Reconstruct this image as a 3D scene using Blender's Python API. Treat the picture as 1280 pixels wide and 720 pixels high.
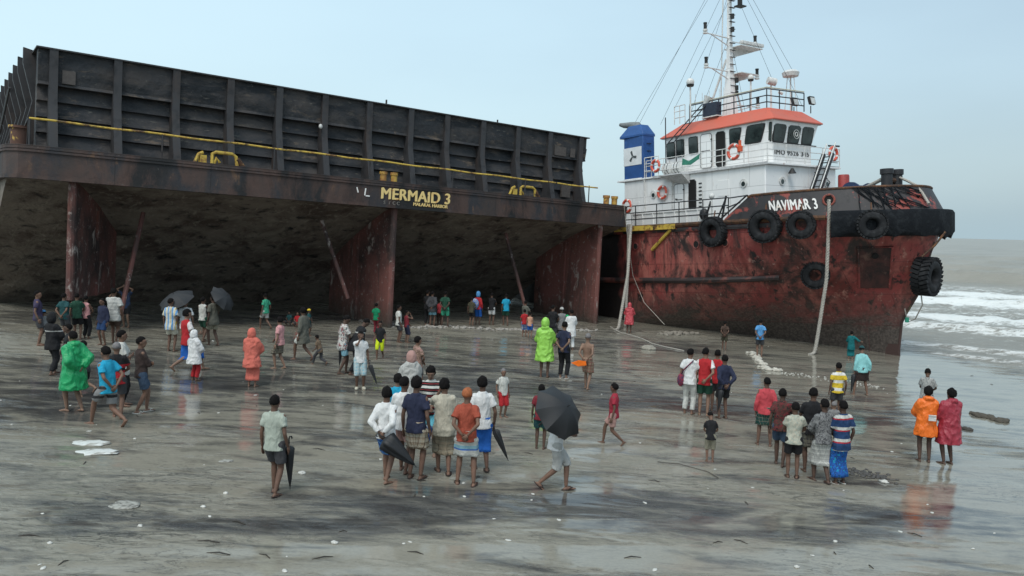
import bpy, math, random
import numpy as np
from mathutils import Vector, Matrix, noise as mnoise
random.seed(7); np.random.seed(7)
R = math.radians
for o in list(bpy.data.objects): bpy.data.objects.remove(o)
SC = bpy.context.scene; COL = SC.collection
# ------------------------------------------------------------------ camera
FPX = 1000.0; PITCH = R(4.33); ROLL = R(1.37); CAMH = 4.4
cam = bpy.data.cameras.new('camera'); camo = bpy.data.objects.new('camera', cam); COL.objects.link(camo)
cam.sensor_width = 36; cam.lens = 36*FPX/1280; cam.clip_start = .1; cam.clip_end = 20000
RC = Matrix.Rotation(math.pi/2-PITCH, 3, 'X') @ Matrix.Rotation(ROLL, 3, 'Z')
camo.matrix_world = Matrix.Translation((0, 0, CAMH)) @ RC.to_4x4()
SC.camera = camo
# ------------------------------------------------------------------ world, sun, exposure
SUN_EL, SUN_AZ = R(58), R(200)
w = bpy.data.worlds.new('World'); SC.world = w; w.use_nodes = True
nt = w.node_tree; nt.nodes.clear()
N = nt.nodes.new; K = nt.links.new
out = N('ShaderNodeOutputWorld'); bg = N('ShaderNodeBackground'); bg2 = N('ShaderNodeBackground'); add = N('ShaderNodeAddShader')
sky = N('ShaderNodeTexSky'); sky.sky_type = 'NISHITA'; sky.sun_disc = False; sky.sun_elevation = SUN_EL; sky.sun_rotation = SUN_AZ
sky.dust_density = 4; sky.air_density = 1.2
K(sky.outputs[0], bg.inputs[0]); bg.inputs[1].default_value = .05
# cloud deck: pale blue-grey, brighter to the west (left), darker to the east, streaked softly
tc = N('ShaderNodeTexCoord'); sx = N('ShaderNodeSeparateXYZ'); K(tc.outputs['Generated'], sx.inputs[0])
rx = N('ShaderNodeValToRGB'); mr = N('ShaderNodeMapRange'); K(sx.outputs[0], mr.inputs[0]); mr.inputs[1].default_value = -.75; mr.inputs[2].default_value = .65
mp = N('ShaderNodeMapping'); mp.inputs['Scale'].default_value = (1.2, 1.2, 4.5); K(tc.outputs['Generated'], mp.inputs[0])
nz = N('ShaderNodeTexNoise'); nz.inputs['Scale'].default_value = 1.6; nz.inputs['Detail'].default_value = 5; nz.inputs['Roughness'].default_value = .45; K(mp.outputs[0], nz.inputs[0])
ma = N('ShaderNodeMath'); ma.operation = 'MULTIPLY_ADD'; K(nz.outputs[0], ma.inputs[0]); ma.inputs[1].default_value = .55; ma.inputs[2].default_value = -.27
ad = N('ShaderNodeMath'); ad.operation = 'ADD'; K(mr.outputs[0], ad.inputs[0]); K(ma.outputs[0], ad.inputs[1])
K(ad.outputs[0], rx.inputs[0])
e = rx.color_ramp.elements
e[0].position = 0; e[0].color = (.57, .755, .82, 1)
e[1].position = 1; e[1].color = (.34, .455, .52, 1)
m_ = e.new(.5); m_.color = (.485, .65, .72, 1)
K(rx.outputs[0], bg2.inputs[0]); bg2.inputs[1].default_value = .83
K(bg.outputs[0], add.inputs[0]); K(bg2.outputs[0], add.inputs[1]); K(add.outputs[0], out.inputs[0])
sun = bpy.data.lights.new('sun', 'SUN'); sun.energy = 1.3; sun.angle = R(25); sun.color = (1, .97, .92)
suno = bpy.data.objects.new('sun', sun); COL.objects.link(suno)
sd = Vector((math.sin(SUN_AZ)*math.cos(SUN_EL), math.cos(SUN_AZ)*math.cos(SUN_EL), math.sin(SUN_EL)))
suno.rotation_euler = sd.to_track_quat('Z', 'Y').to_euler()
SC.view_settings.view_transform = 'Standard'; SC.view_settings.look = 'None'; SC.view_settings.gamma = 1; SC.view_settings.exposure = 0.26
SC.view_settings.use_curve_mapping = False
SC.render.engine = 'CYCLES'
# ------------------------------------------------------------------ ground and projection maths
def gbase(x, y):
    z = .04-.04*x-.008*y
    return z if z < .5 else .5+.5*math.tanh((z-.5)/.5)
def at(px, py):                                   # where the sight line through a photo point meets the sand
    d = RC @ Vector(((px-640)/FPX, -(py-360)/FPX, -1)); t = 5.0
    for _ in range(60):
        p = Vector((0, 0, CAMH))+d*t; t += (p.z-gbase(p.x, p.y))/max(.02, -d.z)*.7
    p = Vector((0, 0, CAMH))+d*t; p.z = gbase(p.x, p.y); return p
# ------------------------------------------------------------------ material helpers
def mat(name):
    m = bpy.data.materials.new(name); m.use_nodes = True; t = m.node_tree
    return m, t, t.nodes['Principled BSDF'], t.nodes.new, t.links.new
def noise_node(t, scale, detail=6, rough=.6, stretch=None, coord='Object', rot=None, dist=0):
    tc = t.nodes.new('ShaderNodeTexCoord'); mp = t.nodes.new('ShaderNodeMapping'); t.links.new(tc.outputs[coord], mp.inputs[0])
    if stretch: mp.inputs['Scale'].default_value = stretch
    if rot: mp.inputs['Rotation'].default_value = rot
    n = t.nodes.new('ShaderNodeTexNoise'); n.inputs['Scale'].default_value = scale; n.inputs['Detail'].default_value = detail
    n.inputs['Roughness'].default_value = rough; n.inputs['Distortion'].default_value = dist
    t.links.new(mp.outputs[0], n.inputs[0]); return n.outputs[0]
def ramp(t, src, stops):
    r = t.nodes.new('ShaderNodeValToRGB'); t.links.new(src, r.inputs[0]); e = r.color_ramp.elements
    while len(e) < len(stops): e.new(.5)
    for i, (p, c) in enumerate(stops):
        e[i].position = p; e[i].color = (c, c, c, 1) if isinstance(c, (int, float)) else (*c, 1)
    return r.outputs[0]
def mixc(t, f, a, b, mode='MIX'):
    m = t.nodes.new('ShaderNodeMixRGB'); m.blend_type = mode
    for i, v in ((0, f), (1, a), (2, b)):
        if isinstance(v, (int, float)): m.inputs[i].default_value = v if i == 0 else (v, v, v, 1)
        elif isinstance(v, tuple): m.inputs[i].default_value = (*v, 1)
        else: t.links.new(v, m.inputs[i])
    return m.outputs[0]
def mathn(t, op, a, b=0, c=None):
    m = t.nodes.new('ShaderNodeMath'); m.operation = op
    for i, v in ((0, a), (1, b), (2, c)):
        if v is None: continue
        if isinstance(v, (int, float)): m.inputs[i].default_value = v
        else: t.links.new(v, m.inputs[i])
    return m.outputs[0]
def bump(t, h, b, strength=.3, dist=.02):
    n = t.nodes.new('ShaderNodeBump'); n.inputs['Strength'].default_value = strength; n.inputs['Distance'].default_value = dist
    t.links.new(h, n.inputs['Height']); t.links.new(n.outputs[0], b.inputs['Normal'])
def simple(name, c, rough=.6, metal=0, var=.25, scale=8, bmp=.1):
    m, t, b, _, k = mat(name)
    n = noise_node(t, scale, 5, .6)
    k(ramp(t, n, [(.3, tuple(x*(1-var) for x in c)), (.7, tuple(min(1, x*(1+var)) for x in c))]), b.inputs['Base Color'])
    b.inputs['Roughness'].default_value = rough; b.inputs['Metallic'].default_value = metal
    if bmp: bump(t, n, b, bmp, .01)
    return m
def blotch(name, layers, base, rough=.7, bmp=.4, bdist=.02, bscale=12, z_layer=None, seams=None, dents=0, aft=None):
    """base colour with layers of (colour, scale, low, high, stretch) patches of other paint, rust or dirt"""
    m, t, b, _, k = mat(name); c = base
    for (lc, s, lo, hi, st) in layers:
        n = noise_node(t, s, 8, .65, st, dist=.4); c = mixc(t, ramp(t, n, [(lo, 0), (hi, 1)]), c, lc)
    if z_layer:
        zc, z0, z1, amp, stp = z_layer
        tc = t.nodes.new('ShaderNodeTexCoord'); sp = t.nodes.new('ShaderNodeSeparateXYZ'); k(tc.outputs['Object'], sp.inputs[0])
        h = mathn(t, 'ADD', sp.outputs[2], mathn(t, 'MULTIPLY_ADD', noise_node(t, .9, 8, .7, stp), amp, -amp/2))
        mr = t.nodes.new('ShaderNodeMapRange'); k(h, mr.inputs[0]); mr.inputs[1].default_value = z1; mr.inputs[2].default_value = z0
        n2 = noise_node(t, 9, 6, .7); c2 = mixc(t, ramp(t, n2, [(.42, 0), (.68, 1)]), tuple(x*.62 for x in zc), tuple(min(1, x*1.7) for x in zc))
        c = mixc(t, mr.outputs[0], c, c2)
    hgt = noise_node(t, bscale, 8, .7, dist=.3)
    if seams or aft:
        tc = t.nodes.new('ShaderNodeTexCoord'); sp = t.nodes.new('ShaderNodeSeparateXYZ'); k(tc.outputs['Object'], sp.inputs[0])
    if seams:
        cb = t.nodes.new('ShaderNodeCombineXYZ'); k(sp.outputs[0], cb.inputs[0]); k(sp.outputs[2], cb.inputs[1])
        br = t.nodes.new('ShaderNodeTexBrick'); k(cb.outputs[0], br.inputs[0]); br.inputs['Scale'].default_value = 1; br.inputs['Mortar Size'].default_value = .022; br.inputs['Mortar Smooth'].default_value = .5
        br.inputs['Brick Width'].default_value = seams[0]; br.inputs['Row Height'].default_value = seams[1]
        c = mixc(t, mathn(t, 'MULTIPLY', br.outputs['Fac'], .45), c, tuple(x*.35 for x in base)); hgt = mathn(t, 'ADD', hgt, mathn(t, 'MULTIPLY', br.outputs['Fac'], seams[2]))
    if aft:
        mr = t.nodes.new('ShaderNodeMapRange'); k(mathn(t, 'ADD', sp.outputs[0], mathn(t, 'MULTIPLY_ADD', noise_node(t, 1.2, 6, .6), 1.4, -.7)), mr.inputs[0]); mr.inputs[1].default_value = aft; mr.inputs[2].default_value = aft-.5; c = mixc(t, mr.outputs[0], c, (.022, .017, .016))  # near-black layer towards the stern: shade painted into the colour
    if dents: hgt = mathn(t, 'ADD', hgt, mathn(t, 'MULTIPLY', noise_node(t, 1.3, 3, .5), dents))
    k(c, b.inputs['Base Color']); b.inputs['Roughness'].default_value = rough
    bump(t, hgt, b, bmp, bdist)
    return m
# ------------------------------------------------------------------ mesh builder
class MB:
    def __init__(s): s.v = []; s.f = []; s.m = []
    def addm(s, vs, fs, mi=0):
        o = len(s.v); s.v += [tuple(v) for v in vs]; s.f += [tuple(i+o for i in f) for f in fs]; s.m += [mi]*len(fs)
    def box(s, c, d, M=None, mi=0):
        x, y, z = d[0]/2, d[1]/2, d[2]/2
        vs = [Vector((sx*x, sy*y, sz*z)) for sz in (-1, 1) for sx, sy in ((-1, -1), (1, -1), (1, 1), (-1, 1))]
        if M is not None: vs = [M @ v for v in vs]
        c = Vector(c); s.addm([v+c for v in vs], [(3, 2, 1, 0), (4, 5, 6, 7), (0, 1, 5, 4), (1, 2, 6, 5), (2, 3, 7, 6), (3, 0, 4, 7)], mi)
    def bx(s, a, b, mi=0): s.box([(a[i]+b[i])/2 for i in range(3)], [abs(b[i]-a[i]) for i in range(3)], None, mi)
    def rings(s, rs, mi=0, cap=True):
        n = len(rs[0]); vs = [p for r in rs for p in r]; fs = []
        for i in range(len(rs)-1):
            for j in range(n): fs.append((i*n+j, i*n+(j+1) % n, (i+1)*n+(j+1) % n, (i+1)*n+j))
        if cap: fs.append(tuple(range(n))[::-1]); fs.append(tuple((len(rs)-1)*n+j for j in range(n)))
        s.addm(vs, fs, mi)
    def tube(s, pts, r, n=8, mi=0, cap=True):
        pts = [Vector(p) for p in pts]; rs = r if isinstance(r, (list, tuple)) else [r]*len(pts); out = []; up = None
        for i, p in enumerate(pts):
            d = (pts[min(i+1, len(pts)-1)]-pts[max(i-1, 0)]).normalized()
            if up is None: up = d.orthogonal().normalized()
            else: up = (up-d*up.dot(d)).normalized()
            sd = d.cross(up)
            out.append([p+(up*math.cos(2*math.pi*j/n)+sd*math.sin(2*math.pi*j/n))*rs[i] for j in range(n)])
        s.rings(out, mi, cap)
    def ell(s, c, r, M=None, nu=12, nv=8, mi=0):
        c = Vector(c); vs = [Vector((0, 0, -r[2]))]
        for i in range(1, nv):
            a = -math.pi/2+math.pi*i/nv
            for j in range(nu): t = 2*math.pi*j/nu; vs.append(Vector((math.cos(a)*math.cos(t)*r[0], math.cos(a)*math.sin(t)*r[1], math.sin(a)*r[2])))
        vs.append(Vector((0, 0, r[2]))); fs = []
        for j in range(nu): fs.append((0, 1+(j+1) % nu, 1+j))
        for i in range(nv-2):
            for j in range(nu): a = 1+i*nu; fs.append((a+j, a+(j+1) % nu, a+nu+(j+1) % nu, a+nu+j))
        l = len(vs)-1; a = 1+(nv-2)*nu
        for j in range(nu): fs.append((a+j, a+(j+1) % nu, l))
        if M is not None: vs = [M @ v for v in vs]
        s.addm([v+c for v in vs], fs, mi)
    def prism(s, poly, a, b, mi=0):               # poly: list of 3D points, extruded from offset a to offset b
        a = Vector(a); b = Vector(b); p = [Vector(q) for q in poly]; s.rings([[q+a for q in p], [q+b for q in p]], mi)
    def mesh(s, name, mats, smooth=None):
        me = bpy.data.meshes.new(name); me.from_pydata(s.v, [], s.f)
        for m in (mats if isinstance(mats, (list, tuple)) else [mats]): me.materials.append(m)
        if any(s.m): me.polygons.foreach_set('material_index', s.m)
        import bmesh
        bm = bmesh.new(); bm.from_mesh(me); bmesh.ops.recalc_face_normals(bm, faces=bm.faces); bm.to_mesh(me); bm.free()
        if smooth is True: me.polygons.foreach_set('use_smooth', [True]*len(me.polygons))
        elif smooth: me.polygons.foreach_set('use_smooth', [True]*len(me.polygons)); me.set_sharp_from_angle(angle=R(smooth))
        return me
    def build(s, name, mats, parent=None, smooth=35, bevel=0):
        o = bpy.data.objects.new(name, s.mesh(name, mats, smooth)); COL.objects.link(o)
        if parent: o.parent = parent
        if bevel:
            bv = o.modifiers.new('bevel', 'BEVEL'); bv.width = bevel; bv.segments = 2; bv.limit_method = 'ANGLE'
        return o
def tag(o, label=None, cat=None, group=None, kind=None):
    if label: o['label'] = label
    if cat: o['category'] = cat
    if group: o['group'] = group
    if kind: o['kind'] = kind
    return o
def empty(name, M, label=None, cat=None, group=None):
    o = bpy.data.objects.new(name, None); COL.objects.link(o); o.empty_display_size = .2
    o.matrix_world = M if isinstance(M, Matrix) else Matrix.Translation(M)
    return tag(o, label, cat, group)
def text_mesh(name, s, size, depth, material, parent, M, bold=.0, spacing=1.0):
    cu = bpy.data.curves.new(name, 'FONT'); cu.body = s; cu.size = size; cu.extrude = depth; cu.space_character = spacing
    t = bpy.data.objects.new('tmp', cu); COL.objects.link(t); bpy.context.view_layer.update()
    me = bpy.data.meshes.new_from_object(t.evaluated_get(bpy.context.evaluated_depsgraph_get())); bpy.data.objects.remove(t)
    vs = [v.co.copy() for v in me.vertices]; fs = [tuple(p.vertices) for p in me.polygons]; q = MB()   # heavier strokes: three passes, each a little prouder
    for i, dx in enumerate((-bold, bold, 0) if bold else (0,)): q.addm([v+Vector((dx, dx*.5, .0025*i)) for v in vs], fs)
    me = q.mesh(name, material)
    o = bpy.data.objects.new(name, me); COL.objects.link(o); o.parent = parent; o.matrix_local = M; return o
# ------------------------------------------------------------------ beach
def ell_mask(X, Y, lst):
    o = np.zeros_like(X)
    for (px, py, hw, hh, val) in lst:              # streaks placed on the sand: centre, half sizes across and along the view
        c = at(px, py); l = at(px-hw, py); r = at(px+hw, py); u = at(px, py-hh); d = at(px, py+hh)
        rx = (r-l).length/2; ry = (u-d).length/2; ax = (r-l).normalized()
        dx = X-c.x; dy = Y-c.y; a = (dx*ax.x+dy*ax.y)/rx; b = (-dx*ax.y+dy*ax.x)/ry
        o += val*np.exp(-(a*a+b*b)**1.5)
    return o
def vnoise(X, Y, s, seed, oct=4):
    rng = np.random.RandomState(seed); G = rng.rand(256, 256); o = np.zeros_like(X); amp = .5
    for k in range(oct):
        x = X*s+17.3*k+100; y = Y*s+9.1*k+100; xi = np.floor(x).astype(int); yi = np.floor(y).astype(int); fx = x-xi; fy = y-yi
        fx = fx*fx*(3-2*fx); fy = fy*fy*(3-2*fy); g = lambda a, b: G[a % 256, b % 256]
        o += amp*((g(xi, yi)*(1-fx)+g(xi+1, yi)*fx)*(1-fy)+(g(xi, yi+1)*(1-fx)+g(xi+1, yi+1)*fx)*fy); s *= 2.03; amp *= .5
    return o
def sheet(name, xs, ys, zf, attrs, material):
    X, Y = np.meshgrid(xs, ys) if xs.ndim == 1 else (xs, ys); Z = zf(X, Y); ny, nx = X.shape
    me = bpy.data.meshes.new(name); co = np.stack([X, Y, Z], -1).reshape(-1, 3)
    i = np.arange(ny-1)[:, None]*nx+np.arange(nx-1)[None]; q = np.stack([i, i+1, i+nx+1, i+nx], -1).reshape(-1, 4)
    me.vertices.add(len(co)); me.vertices.foreach_set('co', co.ravel()); me.loops.add(q.size); me.loops.foreach_set('vertex_index', q.ravel())
    me.polygons.add(len(q)); me.polygons.foreach_set('loop_start', np.arange(len(q))*4); me.polygons.foreach_set('loop_total', np.full(len(q), 4))
    me.polygons.foreach_set('use_smooth', np.ones(len(q), bool)); me.update(calc_edges=True); me.validate()
    for k, fn in attrs.items():
        at_ = me.attributes.new(k, 'FLOAT', 'POINT'); at_.data.foreach_set('value', fn(X, Y, Z).ravel().astype(np.float32))
    me.materials.append(material); o = bpy.data.objects.new(name, me); COL.objects.link(o); return o
def gz(X, Y):
    Z = .04-.04*X-.008*Y; Z = np.where(Z < .5, Z, .5+.5*np.tanh((Z-.5)/.5)); Z = np.maximum(Z, -8)
    near = np.exp(-((Y-25)/40)**2)
    u = X*.97+Y*.24; v = -X*.24+Y*.97
    wob = vnoise(X, Y, .25, 9, 3)*3
    return Z+near*(.05*(vnoise(u*.35, v*1.6+wob, .9, 3)-.47)+.012*(vnoise(u*.8, v*3, 2.6, 5)-.47))
WETS = [(420, 610, 300, 9, .55), (700, 560, 260, 10, .5), (130, 520, 160, 14, .6), (1000, 540, 160, 10, .5), (640, 655, 500, 7, .45), (560, 690, 420, 9, 1.0), (250, 712, 260, 10, .8), (960, 700, 260, 14, .9), (1220, 500, 130, 50, 1.0), (1190, 620, 130, 60, .6), (1000, 660, 200, 14, .5),
        (500, 520, 260, 12, .55), (200, 575, 200, 8, .6), (90, 470, 120, 30, .8), (250, 480, 110, 35, .8), (400, 500, 120, 40, .6), (620, 440, 140, 16, .5), (900, 460, 90, 18, .6),
        (1000, 445, 150, 12, .9), (1150, 460, 60, 14, .9), (60, 400, 120, 10, .5), (340, 420, 200, 10, .5), (1160, 560, 60, 40, .6), (760, 610, 220, 16, .35),
        (840, 530, 200, 30, .3), (300, 560, 100, 12, .5), (880, 408, 130, 7, .7)]
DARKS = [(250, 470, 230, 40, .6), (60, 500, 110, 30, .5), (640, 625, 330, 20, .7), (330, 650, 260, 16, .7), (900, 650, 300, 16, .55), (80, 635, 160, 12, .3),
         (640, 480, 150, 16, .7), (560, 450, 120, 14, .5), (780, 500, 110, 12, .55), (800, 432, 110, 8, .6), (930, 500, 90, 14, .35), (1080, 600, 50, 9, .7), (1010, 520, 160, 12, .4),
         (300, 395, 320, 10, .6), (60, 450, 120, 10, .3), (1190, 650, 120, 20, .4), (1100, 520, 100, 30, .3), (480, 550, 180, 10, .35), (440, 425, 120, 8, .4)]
def a_wet(X, Y, Z): return ell_mask(X, Y, WETS)
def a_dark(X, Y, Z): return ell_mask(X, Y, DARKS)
m, t, b, _, k = mat('wet_mud'); MUD = m
aw = t.nodes.new('ShaderNodeAttribute'); aw.attribute_name = 'wet'; adk = t.nodes.new('ShaderNodeAttribute'); adk.attribute_name = 'dark'
RZ = (0, 0, R(-12))
n1 = noise_node(t, .38, 6, .58, (1, 3.4, 1), rot=RZ, dist=1.1); n2 = noise_node(t, 1.5, 7, .62, (1, 2.8, 1), rot=RZ, dist=.7); n3 = noise_node(t, 16, 6, .75, (1, 1.5, 1), rot=RZ)
n4 = noise_node(t, 5.5, 7, .7, (1, 2.2, 1), rot=RZ, dist=.6)
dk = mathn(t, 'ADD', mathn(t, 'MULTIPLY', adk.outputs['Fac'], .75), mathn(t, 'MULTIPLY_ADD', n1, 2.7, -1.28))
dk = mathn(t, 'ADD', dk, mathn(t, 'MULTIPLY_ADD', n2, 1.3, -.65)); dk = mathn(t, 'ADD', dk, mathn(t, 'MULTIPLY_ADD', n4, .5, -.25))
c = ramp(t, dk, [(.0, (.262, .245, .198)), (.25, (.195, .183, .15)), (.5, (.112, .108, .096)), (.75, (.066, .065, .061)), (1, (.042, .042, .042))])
c = mixc(t, ramp(t, n3, [(.36, .22), (.6, 0)]), c, (.075, .068, .06))
c = mixc(t, ramp(t, noise_node(t, 55, 2, .5), [(.70, 0), (.76, .5)]), c, (.42, .4, .36))
rd = noise_node(t, .8, 6, .6, (1, 3.8, 1), rot=RZ, dist=2.2); rl = ramp(t, mathn(t, 'ABSOLUTE', mathn(t, 'SUBTRACT', rd, .5)), [(.0, 1), (.022, 0)])
rl = mathn(t, 'MULTIPLY', rl, ramp(t, noise_node(t, .3, 3, .5), [(.45, 0), (.6, .75)])); c = mixc(t, rl, c, (.045, .044, .042))
k(c, b.inputs['Base Color'])
wt = mathn(t, 'ADD', mathn(t, 'MULTIPLY', aw.outputs['Fac'], 1.0), mathn(t, 'MULTIPLY_ADD', noise_node(t, .36, 9, .64, (1, 5, 1), rot=RZ, dist=1.6), 3.0, -1.2)); wt = mathn(t, 'ADD', wt, mathn(t, 'MULTIPLY_ADD', n2, 1.0, -.5))
k(ramp(t, wt, [(.05, .46), (.36, .28), (.5, .10), (.75, .025)]), b.inputs['Roughness'])
b.inputs['IOR'].default_value = 1.4
hh = mathn(t, 'ADD', mathn(t, 'MULTIPLY', n2, .7), mathn(t, 'MULTIPLY', n3, .3)); hh = mathn(t, 'ADD', hh, mathn(t, 'MULTIPLY', n4, .55))
vo = t.nodes.new('ShaderNodeTexVoronoi'); vo.feature = 'SMOOTH_F1'; vo.inputs['Scale'].default_value = 3.4; vo.inputs['Randomness'].default_value = 1; tcv = t.nodes.new('ShaderNodeTexCoord'); k(tcv.outputs['Object'], vo.inputs['Vector'])
tr = mathn(t, 'MULTIPLY', ramp(t, vo.outputs['Distance'], [(.12, 0), (.34, 1)]), ramp(t, noise_node(t, .25, 4, .6), [(.42, .0), (.6, .9)])); hh = mathn(t, 'ADD', hh, tr); hh = mathn(t, 'SUBTRACT', hh, mathn(t, 'MULTIPLY', rl, .5))
bp = t.nodes.new('ShaderNodeBump'); bp.inputs['Distance'].default_value = .075; k(hh, bp.inputs['Height']); k(ramp(t, wt, [(.3, .8), (.48, .25), (.64, .03)]), bp.inputs['Strength']); k(bp.outputs[0], b.inputs['Normal'])
def spread(lo, hi, d0, d1, step):                # fine steps between d0 and d1, growing outside
    a = list(np.arange(d0, d1, step)); s = step; x = a[-1]
    while x < hi: s *= 1.18; x += s; a.append(x)
    s = step; x = d0; l = []
    while x > lo: s *= 1.18; x -= s; l.append(x)
    return np.array(l[::-1]+a)
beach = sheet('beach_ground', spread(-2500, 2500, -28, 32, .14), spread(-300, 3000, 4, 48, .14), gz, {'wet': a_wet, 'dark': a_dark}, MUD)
tag(beach, 'wet grey mud beach with puddles', None, None, 'structure')
# ------------------------------------------------------------------ sea
SEA = -1.12
m, t, b, _, k = mat('sea_water'); SEAM = m
af = t.nodes.new('ShaderNodeAttribute'); af.attribute_name = 'foam'
RZ2 = (0, 0, R(45))
fn = noise_node(t, .9, 10, .72, (.35, 1.1, 1), rot=RZ2, dist=1.2); fn2 = noise_node(t, 3, 9, .8, (.6, 1, 1), rot=RZ2, dist=.8)
fm = mathn(t, 'ADD', af.outputs['Fac'], mathn(t, 'MULTIPLY_ADD', fn, 1.9, -1.2)); fm = mathn(t, 'ADD', fm, mathn(t, 'MULTIPLY_ADD', fn2, 2.6, -1.36))
fmr = ramp(t, fm, [(.38, 0), (.62, .85), (.8, 1)])
wc = ramp(t, noise_node(t, .12, 6, .6, (.3, 1, 1), rot=RZ2), [(.3, (.24, .235, .205)), (.7, (.33, .32, .285))])
k(mixc(t, fmr, wc, (.74, .76, .74)), b.inputs['Base Color']); k(ramp(t, fmr, [(0, .38), (1, .85)]), b.inputs['Roughness']); b.inputs['IOR'].default_value = 1.22
hh = mathn(t, 'ADD', noise_node(t, 1.1, 8, .65, (.45, 1, 1), rot=RZ2), mathn(t, 'MULTIPLY', fn2, .5)); bump(t, hh, b, .9, .25)
CR = [(41.5, .13, 1.0), (44.6, .20, .9), (53.5, .42, 1.5), (61, .16, 1.6), (75, .62, 2.4), (88, .3, 3), (112, 1.5, 3.0), (150, 1.3, 6), (190, 1.1, 8), (240, 1.2, 10), (300, 1.3, 12), (370, 1.4, 15), (450, 1.5, 20), (560, 1.6, 24)]
def crests(X, Y):
    q = (X*.66+Y*.75); s = X*.75-Y*.66; q = q+(vnoise(s*.06, q*.03, 1, 21, 3)-.47)*9*np.clip(q/80, .35, 2)
    h = np.zeros_like(X); fo = np.zeros_like(X)
    for (c0, A, wd) in CR:
        d = q-c0; a = A*(.55+.9*vnoise(s*.05+c0, q*0, 1, int(c0), 2)); sh = np.where(d < 0, np.exp(-(d/(wd*.42))**2), np.exp(-(d/(wd*1.3))**2)); h += a*sh
        if c0 < 100: fo += .55*np.exp(-((d+wd*.2)/(wd*.9))**2)
    fo += np.where((q > 58) & (q < 104), .66, 0)*1.0+np.exp(-((q-50)/6)**2)*.42+np.exp(-((q-43)/4)**2)*.22
    fo += np.exp(-((q-110)/3.0)**2)*np.clip((vnoise(s*.05, q*0, 1, 77, 2)-.5)*5, 0, 1)
    fo += np.clip(vnoise(s*.02, q*.05, 1, 5, 3)-.62, 0, 1)*2*(q > 120)*(q < 400)
    return q, h, fo
def sea_z(X, Y):
    q, h, fo = crests(X, Y); dist = np.hypot(X, Y)
    ch = (vnoise(X, Y, .9, 31, 5)-.47)*.55*np.clip((q-40)/20, .1, 1)*np.exp(-dist/400)
    return SEA+h*np.exp(-dist/1500)+ch
ang = np.linspace(R(-50), R(62), 620); rad = [24.0]
while rad[-1] < 15000: rad.append(rad[-1]*(1.0055 if rad[-1] < 260 else 1.06))
A_, D_ = np.meshgrid(ang, np.array(rad)); XS = np.sin(A_)*D_; YS = np.cos(A_)*D_
seao = sheet('sea_water', XS, YS, sea_z, {'foam': lambda X, Y, Z: crests(X, Y)[2]}, SEAM); tag(seao, 'brown surf with white foam rolling in', None, None, 'structure')
# ================================================================== BARGE
def frame(P, cols): M = Matrix.Identity(4); [M.__setitem__(i, (*[cols[j][i] for j in range(3)], P[i])) for i in range(3)]; return M
BMX = Matrix.Translation((-16.272, 25.743, 6.711)) @ Matrix.Rotation(.6353, 4, 'Z') @ Matrix.Rotation(-.0063, 4, 'X') @ Matrix.Rotation(.039, 4, 'Y')
barge = empty('cargo_barge', BMX, 'huge black cargo barge with high ribbed walls, aground on the mud', 'barge')
BW, BT, BD = 28.1, 1.02, 6.6
hullm = blotch('barnacled_hull', [((.085, .06, .048), .5, .42, .6, None), ((.23, .2, .165), .8, .46, .68, (1, 1, 1.6)), ((.30, .265, .22), 3.6, .55, .70, (1, .5, 1)), ((.24, .21, .18), 9, .62, .70, None), ((.012, .011, .011), 1.6, .55, .68, None)], (.21, .175, .145), .9, 1.0, .12, 4, dents=2.0)
fasm = blotch('rusty_black_plate', [((.12, .062, .046), .35, .42, .62, (1, 1, .35)), ((.03, .03, .035), 1.1, .5, .62, (1, 1, .5)), ((.15, .085, .05), 2.2, .62, .72, (1, 1, .5)), ((.013, .013, .014), .35, .5, .6, (1, 1, .4)), ((.12, .11, .1), 6, .66, .72, (1, 1, 1))], (.05, .038, .035), .75, .6, .03, 9, seams=(3.2, 1.7, .5), dents=2.0)
wallm = blotch('sooty_wall_plate', [((.056, .05, .048), .6, .42, .60, (1, 1, 1.3)), ((.009, .012, .016), .9, .49, .60, (.6, 1, 1.6)), ((.13, .10, .075), 1.9, .585, .70, (.6, 1, 1.8)), ((.15, .14, .12), 6, .62, .70, (.4, 1, 1.6))], (.026, .029, .034), .7, .8, .04, 6, dents=3.5)
ribm = blotch('dark_steel_rib', [((.045, .034, .03), 1.2, .48, .66, (1, 1, .5)), ((.015, .016, .018), 2, .5, .66, None)], (.036, .036, .039), .62, .3, .01, 9)
skegm = blotch('rust_red_skeg', [((.035, .022, .02), .7, .46, .6, (1, .4, .35)), ((.16, .06, .045), 1.1, .52, .66, (1, .6, .4)), ((.38, .33, .3), 1.9, .58, .66, (1, .8, .5)), ((.3, .26, .24), 6, .59, .68, None), ((.07, .04, .035), 1.4, .5, .66, (1.5, 1.5, .2))], (.17, .065, .055), .8, .6, .03, 8,
               z_layer=((.04, .038, .03), -6.3, -4.9, 1.5, None))
yelm = blotch('chipped_yellow_paint', [((.05, .03, .02), 2.1, .51, .60, None), ((.30, .15, .04), 5, .48, .66, None)], (.60, .42, .07), .6, .3, .01, 14)
rustm = blotch('brown_rust', [((.18, .08, .035), 3, .45, .65, None), ((.35, .19, .07), 4, .6, .7, None)], (.06, .035, .025), .85, .5, .02, 10)
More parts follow.
